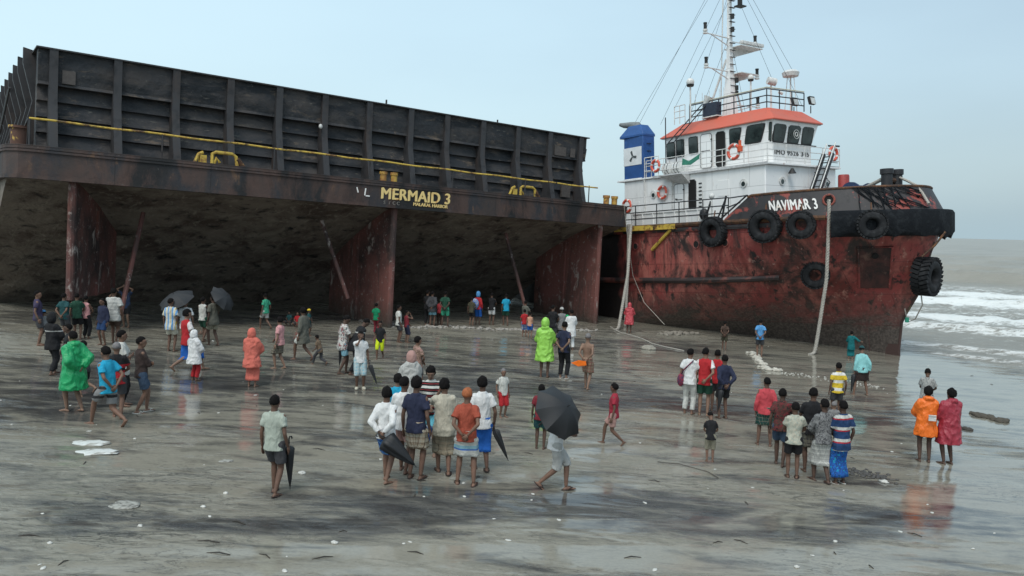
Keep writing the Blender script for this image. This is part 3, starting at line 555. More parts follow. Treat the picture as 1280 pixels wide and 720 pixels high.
q = MB(); q.rings([[Vector((-11.9, -2.8, 9.08)), Vector((-9.9, -2.8, 9.08)), Vector((-9.9, -3.45, 9.08)), Vector((-11.6, -3.45, 9.08))], [Vector((-10.6, -2.8, 8.6)), Vector((-9.9, -2.8, 8.6)), Vector((-9.9, -2.85, 8.6)), Vector((-10.5, -2.85, 8.6))]]); q.build('deck_bracket', simple('shaded_white', (.5, .5, .49), .6), tug, 20)
text_mesh('registration_lettering', 'IMO 9526 345', .33, .006, simple('dark_letter_paint', (.05, .05, .05), .6), tug, Matrix.Translation((-5.58, -1.45, 9.72)) @ Matrix.Rotation(R(90), 4, 'Z') @ Matrix.Rotation(R(90), 4, 'X') @ Matrix.Scale(1.3, 4, (1, 0, 0)), .003, 1.1)
# boat rail helper
def railing(name, path, z0, hts, material, step=1.1, r=.02, parent=None):
    q = MB(); P = [Vector(p) for p in path]
    for h_ in hts: q.tube([p+Vector((0, 0, h_)) for p in P], r, 5)
    f = q.build(name, material, parent or tug); L = 0
    for a, b_ in zip(P, P[1:]):
        n = max(1, int(round((b_-a).length/step)))
        for i in range(n+(1 if b_ is P[-1] else 0)):
            c_ = a.lerp(b_, i/n); s_ = MB(); s_.tube([c_, c_+Vector((0, 0, hts[-1]))], r, 5); s_.build('stanchion', material, f)
railing('bridge_railing', [(-13.2, -2.85, 9.19), (-4.9, -2.85, 9.19), (-4.9, 2.9, 9.19)], 9.19, (.3, .62, .92), pipew, 1.3, .022)
railing('main_deck_railing', [(-13.6, -4.8, 6.36), (-5.6, -4.8, 6.36)], 6.36, (.4, .75, 1.12), pipeb, 1.5, .03)
railing('stern_railing', [(-25, -4.0, 6.36), (-16, -4.7, 6.36)], 6.36, (.4, .75, 1.1), pipeb, 1.5, .03)
q = MB(); q.tube([(-5.6, -4.8, 7.45), (-4.45, -4.8, 7.5)], .03, 6); q.tube([(-4.5, -4.82, 7.5), (-6.2, -4.82, 6.4)], .04, 6); q.tube([(-5.7, -4.8, 7.0), (-4.9, -4.8, 7.2)], .03, 6); q.build('rail_brace', pipeb, tug)
q = MB(); q.bx((-12.9, -4.3, 6.36), (-7.8, -4.2, 7.05)); q.bx((-12.9, -4.35, 7.05), (-7.8, -4.1, 7.1)); 
for i in range(7): q.bx((-12.8+.8*i, -4.36, 6.4), (-12.74+.8*i, -4.3, 7.05))
q.build('side_locker', white, tug, 20)
for u, w_, mt_ in ((-13.3, 7.25, pipeb), (-6.9, 7.55, pipew)):   # mushroom vents and gear by the rail
    q = MB(); q.tube([(u, -4.5, 6.36), (u, -4.5, w_)], .045, 6); q.ell((u, -4.5, w_+.1), (.14, .14, .16)); q.build('deck_vent', mt_, tug)
q = MB(); q.tube([(-7.4, -4.5, 6.36), (-7.0, -4.45, 7.4)], .05, 6); q.tube([(-6.3, -4.5, 6.36), (-6.0, -4.5, 7.6)], .05, 6); q.tube([(-6.6, -4.5, 6.4), (-6.0, -4.5, 7.5)], .04, 6); q.ell((-7.5, -4.4, 6.8), (.25, .2, .3)); q.build('towing_gear', pipeb, tug)
# funnel with blue and white bands
blue = simple('funnel_blue', (.018, .08, .26), .5, 0, .15, 3, .05)
fw = simple('funnel_white', (.72, .73, .73), .45, 0, .08, 3, .05)
TB('funnel', (-15.1, -2.79, 9.19), (-13.5, -1.9, 11.62), blue, bevel=.03)
TB('funnel_band', (-15.115, -2.806, 10.0), (-13.62, -2.78, 11.02), fw, bevel=0); TB('funnel_band', (-15.125, -2.78, 10.0), (-15.10, -1.9, 11.02), fw, bevel=0)
TB('funnel_base_band', (-15.115, -2.806, 9.19), (-13.62, -2.78, 9.24), fw, bevel=0)
cpm = MB(); a0 = [(-15.35, -2.9), (-13.48, -2.8), (-13.48, -1.85), (-15.35, -1.85)]; a1 = [(-14.9, -2.6), (-13.9, -2.6), (-13.9, -2.0), (-14.9, -2.0)]
cpm.rings([[Vector((x, y, 11.6)) for x, y in a0], [Vector((x, y, 11.72)) for x, y in a0], [Vector((x, y, 12.3)) for x, y in a1]]); cpm.build('funnel_cap', blue, tug, 20, .02)
q = MB(); q.tube([(-14.2, -2.3, 12.0), (-14.5, -2.3, 12.3), (-15.0, -2.3, 12.42), (-15.6, -2.3, 12.5), (-15.9, -2.35, 12.58)], [.26, .26, .2, .16, .1], 12); q.build('exhaust_cowl', simple('sooty_grey', (.17, .18, .18), .6), tug, 40)
q = MB()
for a in (90+10, 210+10, 330+10):
    a = R(a); d_ = Vector((math.cos(a), 0, math.sin(a))); e_ = Vector((-d_.z, 0, d_.x)); c_ = Vector((-14.35, -2.81, 10.5))
    q.rings([[c_+d_*.02+e_*.05+y, c_+d_*.3+e_*.13+y, c_+d_*.34-e_*.02+y, c_+d_*.03-e_*.05+y] for y in (Vector((0, 0, 0)), Vector((0, -.012, 0)))])
q.build('funnel_emblem', simple('emblem_grey', (.06, .07, .07), .6), tug, 20)
for i in range(4): TB('funnel_rung', (-13.5, -2.5, 9.9+.42*i), (-13.45, -2.2, 9.93+.42*i), pipeb, bevel=0)
railing('funnel_side_railing', [(-13.3, -2.88, 9.19), (-12.2, -2.88, 9.19)], 9.19, (.35, .75, 1.1), pipew, .6, .025)
# forward inclined ladder
q = MB()
for s_ in (-.02, .62): q.box((-4.25, .05+s_*1.0+.35, 8.35), (.06, .07, 2.55), Matrix.Rotation(R(-36), 3, 'X'))
q = MB()
A = Vector((-4.75, 1.35, 9.75)); B = Vector((-4.5, -.5, 7.0)); W_ = Vector((.5, 0, 0))
lad = MB(); lad.tube([A, B], .11, 4); lad.tube([A+W_, B+W_], .11, 4); lo_ = lad.build('front_ladder', pipeb, tug)
for i in range(9): s_ = MB(); c_ = A.lerp(B, (i+.5)/9); s_.box(c_+W_*.5, (.5, .2, .03)); s_.build('ladder_tread', pipeb, lo_)
lad = MB(); up = Vector((0, .25, .55)); lad.tube([A+W_+up, B+W_+up*.8], .03, 6); lad.tube([A+up, B+up*.8], .03, 6); lad.tube([A, A+up], .03, 6); lad.tube([A+W_, A+W_+up], .03, 6); lad.build('handrail', pipew, lo_)
q = MB(); q.bx((-4.95, 1.7, 9.2), (-4.9, 2.85, 9.22))
for i in range(4): q.bx((-4.93, 2.05, 9.4+.2*i), (-4.9, 2.75, 9.43+.2*i))
q.tube([(-4.92, 2.0, 10.25), (-4.92, 2.9, 10.28)], .05, 6); q.build('wing_screen', pipeb, tug)
q = MB(); q.tube([(-4.95, .9, 8.85), (-4.75, .9, 8.75)], .04, 6); q.tube([(-4.8, -1.1, 8.95), (-4.8, -1.1, 8.7)], [.06, .2], 10); q.build('deck_lamp', gask, tug)
q = MB(); q.tube([(-5.05, 1.9, 8.7), (-4.98, 2.2, 8.4), (-4.98, 1.9, 8.0), (-5.05, 2.1, 7.8)], .025, 5); q.build('wall_cable', gask, tug)
# ladder and cluster on the starboard side of the wheelhouse
q = MB(); q.tube([(-12.0, -2.5, 9.2), (-12.0, -2.5, 12.4)], .03, 6); q.tube([(-11.4, -2.3, 9.2), (-11.4, -2.3, 11.3)], .03, 6); ld = q.build('side_ladder', pipeb, tug)
q = MB(); q.tube([(-11.9, -2.4, 11.0), (-10.2, -1.55, 12.9)], .03, 6); q.tube([(-11.45, -2.4, 11.0), (-9.8, -1.55, 12.9)], .03, 6)
for i in range(7): c_ = Vector((-11.9, -2.4, 11.0)).lerp(Vector((-10.2, -1.55, 12.9)), i/6); q.tube([c_, c_+Vector((.45, 0, 0))], .02, 5)
q.build('inclined_steps', pipeb, ld)
railing('lookout_railing', [(-12.2, -1.6, 12.1), (-11.4, -1.6, 12.1)], 12, (.35, .7, 1.0), pipew, .4, .025)
# roof railing
rp = [(-11.3, -1.35, 12.08), (-6.1, -1.35, 12.08), (-5.9, 1.35, 12.08)]
railing('roof_railing', rp, 12.08, (.3, .62, .95), pipeb, 1.0, .03)
q = MB(); q.tube([Vector(p)+Vector((0, 0, 1.02)) for p in rp], .03, 6); q.build('roof_handrail', simple('yellowed_rail', (.5, .48, .36), .5), tug)
TB('speaker_box', (-10.1, -1.6, 12.2), (-9.15, -1.2, 12.9), simple('navy_box', (.02, .028, .05), .6), bevel=.02); TB('box_lid', (-10.15, -1.62, 12.13), (-9.1, -1.2, 12.19), pipew, bevel=0)
# ------------------------------------------------------------------ mast
mu, mz = -9.6, 12.08
q = MB(); q.rings([[Vector((mu+sx*wd, sy*wd, z)) for sx, sy in ((-1, -1), (1, -1), (1, 1), (-1, 1))] for z, wd in ((12.0, .34), (13.6, .22), (15.2, .13), (16.9, .10), (21.5, .06))]); mast = q.build('mast', white, tug, 20)
q = MB(); q.tube([(mu-1.4, -.5, 12.08), (mu-.15, -.1, 15.4)], .06, 6); q.tube([(mu+.05, 1.1, 12.08), (mu, .15, 14.8)], .05, 6); q.tube([(mu-.5, -.2, 12.08), (mu-.22, -.2, 20)], .035, 6); q.build('mast_leg', pipew, mast)
q = MB()
for i in range(22): z = 12.4+.38*i; q.bx((mu+.2-.01*i*.6, -.2, z), (mu+.24, .2, z+.025))
q.build('mast_rungs', pipeb, mast)
def navlamp(u, v, z):
    s_ = MB(); s_.tube([(u, v, z), (u, v, z+.1)], .12, 10); l = s_.build('navigation_lamp', pipew, mast); s_ = MB(); s_.tube([(u, v, z+.1), (u, v, z+.38)], .085, 10); s_.tube([(u, v, z+.38), (u, v, z+.45)], .1, 10); s_.build('lamp_lens', gask, l)
    s_ = MB(); s_.tube([(u, v, z-.13), (u, v, z-.06)], .13, 10); s_.build('lamp_bracket', pipew, l)
def arm(z, v, drop=.5, r=.035):
    s_ = MB(); s_.tube([(mu, 0, z-.05), (mu, v, z)], r, 6); s_.tube([(mu, 0, z-drop), (mu, v*.75, z-.03)], r*.8, 6); s_.build('mast_arm', pipew, mast); navlamp(mu, v, z+.08)
arm(16.55, -1.9); arm(14.75, -1.85); arm(16.4, 2.1); arm(14.6, 2.25); arm(13.0, 2.3)
for z, l in ((16.0, 1.9), (14.55, 1.4)):
    s_ = MB(); s_.bx((mu-.5, .1, z), (mu+.7, l, z+.04)); s_.rings([[Vector((mu, .1, z)), Vector((mu, l, z)), Vector((mu, .1, z-.55))], [Vector((mu+.05, .1, z)), Vector((mu+.05, l, z)), Vector((mu+.05, .1, z-.55))]]); s_.build('mast_platform', pipew, mast, 20)
s_ = MB(); s_.bx((mu+.5, .2, 16.12), (mu+.7, 2.0, 16.3)); s_.build('radar_scanner', pipew, mast, 20, .03)
for z in (17.5, 16.8, 14.1, 13.7, 13.4): s_ = MB(); s_.tube([(mu+.25, -.05+.3*(z < 15), z), (mu+.25, -.05+.3*(z < 15), z+.25)], .1, 8); s_.build('mast_lamp', gask, mast)
s_ = MB(); s_.bx((mu+.1, .25, 18.2), (mu+.5, .8, 18.26)); s_.tube([(mu+.3, .5, 18.26), (mu+.3, .5, 18.9)], .13, 8); s_.build('top_lamp', gask, mast)
def dome(u, v, z, r, zb, nm='antenna_dome'):
    s_ = MB(); s_.ell((u, v, z), (r, r, r*1.05)); s_.tube([(u, v, zb), (u, v, z)], .045, 8); d = s_.build(nm, pipew, tug, 60); s_ = MB(); s_.tube([(u, v, z-r*1.05), (u, v, z-r*.55)], [r*.8, r*.95], 12); s_.build('dome_base', gask, d)
dome(-10.7, -1.9, 14.15, .22, 12.1); dome(-8.6, .5, 14.25, .17, 12.1)
s_ = MB(); s_.tube([(-6.9, 1.6, 14.1), (-6.9, 1.6, 14.3), (-6.9, 1.6, 14.42)], [.4, .45, .3], 16); s_.tube([(-6.9, 1.6, 12.1), (-6.9, 1.6, 14.1)], .04, 6); s_.tube([(-7.3, 1.6, 12.1), (-7.1, 1.6, 14.1)], .02, 6); s_.tube([(-6.5, 1.6, 12.1), (-6.7, 1.6, 14.1)], .02, 6); s_.build('radar_drum', pipew, tug, 40)
s_ = MB(); s_.tube([(-7.6, .9, 12.1), (-7.6, .9, 13.7)], .05, 6); s_.tube([(-7.65, .7, 13.95), (-7.45, 1.1, 13.85)], .2, 12); s_.tube([(-7.2, 1.0, 13.3), (-7.1, 1.2, 13.2)], .08, 8); s_.build('searchlight', pipew, tug)
s_ = MB(); s_.tube([(-10.1, -1.4, 12.9), (-9.95, -1.3, 13.3)], [.12, .24], 10); s_.build('horn', pipew, tug)
for u in (-10.9, -10.4, -9.9, -9.2, -8.9): s_ = MB(); s_.tube([(u, -1.3, 12.1), (u, -1.3, 13.6)], .013, 4); s_.build('whip_aerial', pipew, tug)
for u, v in ((-6.4, 1.2), (-5.75, 2.9)):
    v = min(v, 1.7); s_ = MB(); s_.tube([(u, v, 12.0), (u, v, 12.4)], .03, 6); s_.box((u+.05, v, 12.65), (.16, .42, .42), Matrix.Rotation(R(-15), 3, 'Y')); f = s_.build('floodlight', gask, tug, 20, .02); s_ = MB(); s_.box((u+.135, v, 12.63), (.02, .34, .34), Matrix.Rotation(R(-15), 3, 'Y')); s_.build('floodlight_glass', simple('lamp_glass', (.55, .57, .55), .2), f)
for a, b_ in (((-15.0, -2.0, 12.6), (mu, 0, 20.5)), ((-14.2, -2.4, 12.4), (mu, 0, 21)), ((-13.4, -1.5, 12.3), (mu, -.1, 19.5)), ((-12.2, -1.6, 13), (mu, -.1, 18.4)), ((-11.8, -1, 12.1), (mu, 0, 19)), ((-6.1, 1.5, 12.4), (mu, 0, 20.5)), ((-6.6, 1.6, 14.1), (mu, .1, 20.8)), ((-7.4, 1.0, 13.6), (mu, .1, 19.6)), ((-10.8, -1.3, 12.1), (mu, -.1, 16.5)), ((-8.9, .5, 12.1), (mu, .1, 16.4))):
    s_ = MB(); s_.tube([a, b_], .008, 4); s_.build('mast_stay', gask, mast)
# foredeck gear
for y in (-.45, .35):
    q = MB(); q.tube([(-.3, y, 6.4), (-.3, y, 8.25), (-.3, y, 8.27), (-.3, y, 8.5)], [.24, .24, .29, .29], 14); q.build('bow_bollard', pipeb, tug, 40)
q = MB(); q.tube([(-.3, -.45, 8.0), (-.3, .35, 8.0)], .12, 8); q.build('bollard_crossbar', rustm, tug)
q = MB(); q.tube([(-3.6, 1.3, 6.4), (-3.6, 1.3, 8.55), (-3.6, 1.3, 8.62)], [.27, .27, .24], 14); q.build('red_ventilator', simple('red_paint_gear', (.32, .045, .04), .5), tug, 40)
q = MB(); q.tube([(-3.3+.25*math.cos(a), .9+.25*math.sin(a), 7.75) for a in [i*.4 for i in range(16)]], .07, 6); q.build('yellow_hose_coil', simple('hose_yellow', (.6, .4, .04), .5), tug)
q = MB(); q.tube([(-2.6, .4, 7.6), (-2.6, 1.8, 7.6)], .42, 14); q.tube([(-2.6, .3, 7.6), (-2.6, .42, 7.6)], .55, 14); q.tube([(-2.6, 1.8, 7.6), (-2.6, 1.9, 7.6)], .55, 14); q.build('anchor_winch', simple('winch_blue', (.02, .04, .1), .5), tug, 40)
# black netting over the bow
q = MB(); rg = random.Random(5)
for i in range(26):
    u = .15+i*.05; 
    if u > 1.35: break
    pts = []
    k1 = rg.uniform(-.05, .2)
    for j in range(7): p, n = bul_pt(max(-.2, min(2.15, u*1.2+j*k1)), 7.58-j*rg.uniform(.14, .17)); pts.append(p+n*(.05+.02*rg.random()))
    q.tube(pts, .022, 4)
q.build('bow_netting', rubber, tug)
# ------------------------------------------------------------------ things hung on the tug
def wtube(name, pts, r, material, label, cat, group=None, n=8):
    q = MB(); q.tube(pts, r, n); return tag(q.build(name, material, None, 60), label, cat, group)
tyrm = blotch('tyre_rubber', [((.04, .042, .045), 2.5, .5, .7, None)], (.011, .012, .014), .8, .4, .012, 9); tyrm.node_tree.nodes['Principled BSDF'].inputs['Specular IOR Level'].default_value = .3
def tyre(u, w_, R_, r_, label, v=None, lift=.0, lugs=False, nrm=None, thick=None):
    p = hull_p(u, w_) if v is None else Vector((u, v, w_))
    a = hull_p(u+.1, w_)-hull_p(u-.1, w_); n = Vector((a.y, -a.x, 0)).normalized() if nrm is None else Vector(nrm).normalized()
    n = Vector((n.x, n.y, -.06)).normalized(); th = thick or r_*1.1; zax = n; c_ = p+n*(th+.05+lift); xa = Vector((0, 0, 1)).cross(zax).normalized(); ya = zax.cross(xa)
    Mw = TM_ @ Matrix.Translation(c_) @ Matrix((xa, ya, zax)).transposed().to_4x4()
    root = empty('tyre_fender', Mw, label, 'tyre', 'rubber tyres hung round the tug as fenders'); q = MB(); prof = []
    for j in range(14): a = 2*math.pi*j/14; ca, sa = math.cos(a), math.sin(a); prof.append((r_*np.sign(ca)*abs(ca)**.7, th*np.sign(sa)*abs(sa)**.7))
    rings_ = [[Vector(((R_+pr)*math.cos(b_), (R_+pr)*math.sin(b_), pz)) for pr, pz in prof] for b_ in [2*math.pi*i/40 for i in range(41)]]
    q.rings(rings_, 0, False); q.build('carcass', tyrm, root, 60)
    t_ = MB(); n_ = 26
    for i in range(n_):
        a = 2*math.pi*i/n_
        for sgn in (-1, 1): t_.box(((R_+r_)*math.cos(a+sgn*.04), (R_+r_)*math.sin(a+sgn*.04), sgn*th*.5), (.14 if lugs else .07, .13*R_/.5, th*.95), Matrix.Rotation(a, 3, 'Z') @ Matrix.Rotation(sgn*.3, 3, 'X'))
    t_.build('tread', tyrm, root, 20)
    q = MB(); q.tube([(0, R_-.1, -th*.2), (0, R_+.5, -th-.02)], .035, 6); q.build('chain', rustm, root)
tyre(-6.25, 5.9, .5, .19, 'large tyre hung on the tug side below the white railing, furthest from the bow')
tyre(-3.5, 6.05, .52, .2, 'large tyre hung below the first letters of the tug name')
tyre(-2.0, 6.05, .42, .17, 'smaller tyre hung below the last letters of the tug name')
tyre(-2.3, 3.8, .42, .17, 'bare tyre hung low on the red hull, below the row of tyres')
tyre(.25, 5.98, .42, .18, 'tyre hung on the black bow fender band', lift=.28)
tyre(.98, 3.72, .54, .24, 'huge chunky treaded tyre hanging at the stem above the surf', v=-.3, nrm=(.99, .12, 0), lugs=True, thick=.38, lift=.0)
rngm, t, b, _, k = mat('lifebuoy_orange_white'); tc = t.nodes.new('ShaderNodeTexCoord'); sp_ = t.nodes.new('ShaderNodeSeparateXYZ'); k(tc.outputs['Object'], sp_.inputs[0])
an = mathn(t, 'ARCTAN2', sp_.outputs[1], sp_.outputs[0]); fr_ = mathn(t, 'FRACT', mathn(t, 'MULTIPLY_ADD', an, 4/(2*math.pi), 2.13)); k(mixc(t, ramp(t, fr_, [(.0, 0), (.80, 0), (.82, 1)]), (.62, .10, .06), (.7, .68, .64)), b.inputs['Base Color']); b.inputs['Roughness'].default_value = .5
def ring(p, n, label, r=.3):
    n = Vector(n); xa = Vector((0, 0, 1)).cross(n).normalized(); ya = n.cross(xa); Mw = TM_ @ Matrix.Translation(Vector(p)) @ Matrix((xa, ya, n)).transposed().to_4x4()
    root = empty('life_ring', Mw, label, 'life ring', 'life rings on the tug'); q = MB(); q.tube([(r*math.cos(a), r*math.sin(a), 0) for a in [2*math.pi*i/32 for i in range(33)]], .075, 10, 0, False); q.build('buoy', rngm, root, 60)
    q = MB(); q.tube([((r+.09)*math.cos(a), (r+.09)*math.sin(a), .02*math.cos(4*a)) for a in [2*math.pi*i/32 for i in range(33)]], .012, 4, 0, False); q.build('grab_line', pipew, root)
ring((-6.85, -2.95, 9.88), (0, -1, 0), 'orange and white life ring on the bridge rail below the side windows', .34)
ring((-11.9, -2.9, 8.25), (0, -1, 0), 'upper life ring on the white deck house wall, right of its porthole', .32)
q_ = ring((-12.6, -4.88, 7.5), (0, -1, 0), 'life ring with a dark centre hung on the deck railing, lower left of the pair', .32)
ring((-4.82, 2.25, 9.85), (1, 0, 0), 'life ring on the front bridge rail at the top of the ladder', .32)
ring((-12.35, -2.95, 9.75), (0, -1, 0), 'life ring beside the white canisters next to the blue funnel', .3)
can = simple('raft_white', (.72, .72, .7), .4)
for u, lab in ((-11.75, 'white drum shaped life raft canister left of the other, close to the blue funnel'), (-11.0, 'white drum shaped life raft canister on the bridge deck, the one nearer the wheelhouse door')):
    q = MB(); c_ = TM_ @ Vector((u, -2.5, 9.55)); d = (TM_.to_3x3() @ Vector((1, 0, 0))).normalized()
    root = empty('liferaft_canister', c_, lab, 'life raft', 'life raft canisters'); q.tube([-d*.34, -d*.28, d*.28, d*.34], [.2, .32, .32, .2], 16); q.build('canister_shell', can, root, 40); q = MB(); q.tube([-d*.13, -d*.1], .335, 16); q.tube([d*.1, d*.13], .335, 16); q.build('strap', gask, root, 30)
q = MB(); pts = [Vector((-10.35, -2.87, 9.95)), Vector((-9.9, -2.87, 9.75)), Vector((-9.4, -2.87, 9.95)), Vector((-9.15, -2.87, 10.05)), Vector((-9.2, -2.87, 9.8)), Vector((-9.8, -2.87, 9.55)), Vector((-10.4, -2.87, 9.6))]
q.rings([[TM_ @ p for p in pts], [TM_ @ (p+Vector((0, -.04, 0))) for p in pts]]); tag(q.build('green_net', simple('net_green', (.04, .22, .15), .8), None), 'scrap of green net hung on the bridge rail', 'net')
q = MB(); q.tube([TM_ @ Vector((-6.45, -2.95, 9.85)), TM_ @ Vector((-6.45, -2.95, 10.1)), TM_ @ Vector((-6.45, -2.95, 10.15)), TM_ @ Vector((-6.45, -2.95, 10.4))], [.13, .14, .07, .07], 12); tag(q.build('rescue_light', simple('rescue_orange', (.62, .09, .03), .4), None), 'small orange rescue light clipped on the rail beside the life ring', 'light')
# ------------------------------------------------------------------ ropes
def ropem(name, c, s=26):
    m, t, b, _, k = mat(name); n = noise_node(t, s, 5, .7); k(ramp(t, n, [(.35, tuple(x*.45 for x in c)), (.6, c)]), b.inputs['Base Color']); b.inputs['Roughness'].default_value = .9; bump(t, n, b, .7, .03); return m
rope = ropem('grey_white_rope', (.46, .43, .38))
def twist(name, pts, r, label, cat='rope', material=None, n=120, turns=3.2, group=None):
    P = [Vector(p) for p in pts]; L = [0]
    for a, b_ in zip(P, P[1:]): L.append(L[-1]+(b_-a).length)
    q = MB(); N_ = max(24, int(L[-1]/.07))
    xs = [np.interp(np.linspace(0, L[-1], N_), L, [p[i] for p in P]) for i in range(3)]
    for _ in range(max(2, N_//12)):
        for x in xs: x[1:-1] = (x[:-2]+x[1:-1]*2+x[2:])/4
    C_ = [Vector((xs[0][i], xs[1][i], xs[2][i])) for i in range(N_)]; d0 = (C_[-1]-C_[0]).normalized(); a_ = d0.orthogonal().normalized(); b2 = d0.cross(a_)
    for s_ in range(3):
        q.tube([c_+(a_*math.cos(i*.07*turns/r*.45+s_*2.094)+b2*math.sin(i*.07*turns/r*.45+s_*2.094))*r*.5 for i, c_ in enumerate(C_)], r*.55, 6)
    return tag(q.build(name, material or rope, None, 60), label, cat, group)
g_ = at(1018, 443)
twist('mooring_rope', [ROPE_EXIT, ROPE_EXIT+Vector((0, -.12, -.6)), ROPE_EXIT.lerp(g_, .5)+Vector((.22, 0, -.1)), g_.lerp(ROPE_EXIT, .12)+Vector((.05, 0, -.15)), g_+Vector((0, 0, .02)), g_+Vector((-.3, -.2, .02))], .085, 'thick pale rope hanging from the tug bow down to the sand')
B_ = lambda u, v, z: BMX @ Vector((u, v, z))
g1 = at(773, 412); g2 = at(780, 409)
twist('mooring_rope', [B_(28.3, .35, -.9), (B_(28.3, .35, -.9)+g1)/2+Vector((.12, -.15, 0)), g1+Vector((0, 0, .02)), g1+Vector((-.2, -.4, .02))], .085, 'front one of two pale ropes hanging at the barge corner by the red hooded figure', group='ropes hanging at the barge corner')
twist('mooring_rope', [B_(28.45, .7, -.9), (B_(28.45, .7, -.9)+g2)/2+Vector((.1, .1, 0)), g2+Vector((.1, .3, .02))], .075, 'rear one of two ropes hanging at the barge corner, partly behind the other', group='ropes hanging at the barge corner')
a, b_ = B_(27.3, -.05, .1), at(850, 393)+Vector((0, 1, .6))
wtube('thin_line', [a, B_(27.6, -.08, -1.3), B_(28.6, .3, -3.6), TM_ @ Vector((-11.2, -5.0, 2.3)), TM_ @ Vector((-9.8, -4.9, 1.2))], .018, rope, 'thin slack line running from the barge corner down to the red hull', 'rope')
bt = TM_ @ Vector((2.25, -.3, 5.6)); tt = TM_ @ Vector((1.55, -.9, 4.55)); wtube('tyre_chain', [bt, (bt+tt)/2+Vector((.05, 0, -.05)), tt], .05, rustm, 'rusty chain holding the huge tyre under the bow', 'chain')
e1 = TM_ @ Vector((1.3, -.5, 3.0)); e2 = TM_ @ Vector((.45, -.3, 1.75)); wtube('trailing_line', [e1, e1+Vector((.1, 0, -.55)), (e1+e2)/2+Vector((.15, 0, -.55)), e2+Vector((.15, 0, -.1)), e2+Vector((-.02, 0, .5))], .03, rope, 'thin line looped from the huge tyre to the stem above the water', 'rope')
wtube('green_float', [e2+Vector((.1, -.02, -.1)), e2+Vector((.1, -.02, .12))], .09, simple('float_green', (.03, .3, .2), .5), 'small green float tied on the line at the tug stem', 'float')
q = [TM_ @ Vector(p) for p in ((-.3, -.45, 8.15), (-1.3, -.3, 7.8), (-2.1, -.3, 7.6), (-3.0, -1.2, 7.35))]; wtube('deck_rope', q, .09, rope, 'pale rope made fast to the bow bollards and led aft over the foredeck', 'rope')
q = [TM_ @ Vector(p) for p in ((-.3, .35, 8.2), (.3, .1, 7.95), (.9, -.2, 7.68), (1.3, -.4, 7.3), (1.75, -.7, 6.8))]; wtube('deck_rope', q, .06, rope, 'pale rope led from the bow bollards over the forward bulwark', 'rope')
# ================================================================== PEOPLE
def skin_mat(name, c):
    m, t, b, _, k = mat(name); k(ramp(t, noise_node(t, 9, 4), [(.3, tuple(x*.8 for x in c)), (.7, tuple(x*1.15 for x in c))]), b.inputs['Base Color']); b.inputs['Roughness'].default_value = .55; b.inputs['Specular IOR Level'].default_value = .3; return m
SKIN = [skin_mat('brown_skin', c) for c in ((.175, .10, .07), (.13, .074, .052), (.22, .135, .095), (.09, .054, .04))]
HAIRM = simple('black_hair', (.009, .008, .008), .95, 0, .4, 40, .8); HAIRM.node_tree.nodes['Principled BSDF'].inputs['Specular IOR Level'].default_value = .12
EYEM = simple('eye_dark', (.03, .025, .025), .3, bmp=0); LIPM = simple('lip', (.16, .06, .05), .5, bmp=0); FOOTD = simple('muddy_skin', (.15, .115, .085), .6)
PAL = dict(white=(.70, .70, .69), offw=(.56, .56, .52), cream=(.50, .47, .38), grey=(.22, .22, .22), lgrey=(.42, .42, .40), dgrey=(.06, .06, .065), black=(.018, .018, .02), navy=(.025, .03, .06), purple=(.055, .045, .09),
           teal=(.01, .14, .15), dteal=(.02, .075, .08), green=(.01, .22, .10), pgreen=(.008, .33, .11), lime=(.30, .62, .09), dgreen=(.02, .07, .045), bgreen=(.05, .33, .20), blue=(.02, .12, .45), lblue=(.10, .30, .58), turq=(.02, .33, .52), cyan=(.25, .55, .55), dblue=(.02, .05, .13), denim=(.05, .08, .13),
           red=(.42, .025, .03), dred=(.19, .025, .035), coral=(.62, .16, .12), rust=(.34, .075, .045), pink=(.60, .30, .30), pred=(.52, .07, .085), orange=(.85, .17, .015), wine=(.33, .03, .05), peach=(.6, .33, .22), yellow=(.68, .48, .04), lyel=(.55, .66, .02), brown=(.07, .045, .035), dbrown=(.05, .035, .032), khaki=(.27, .25, .19), olive=(.08, .075, .05), drab=(.12, .12, .10), sage=(.38, .42, .36), mbrown=(.17, .12, .08), sand=(.34, .27, .19), hpink=(.42, .25, .22), sky=(.22, .42, .5), henna=(.30, .09, .03), ltur=(.15, .5, .62))
_cl = {}
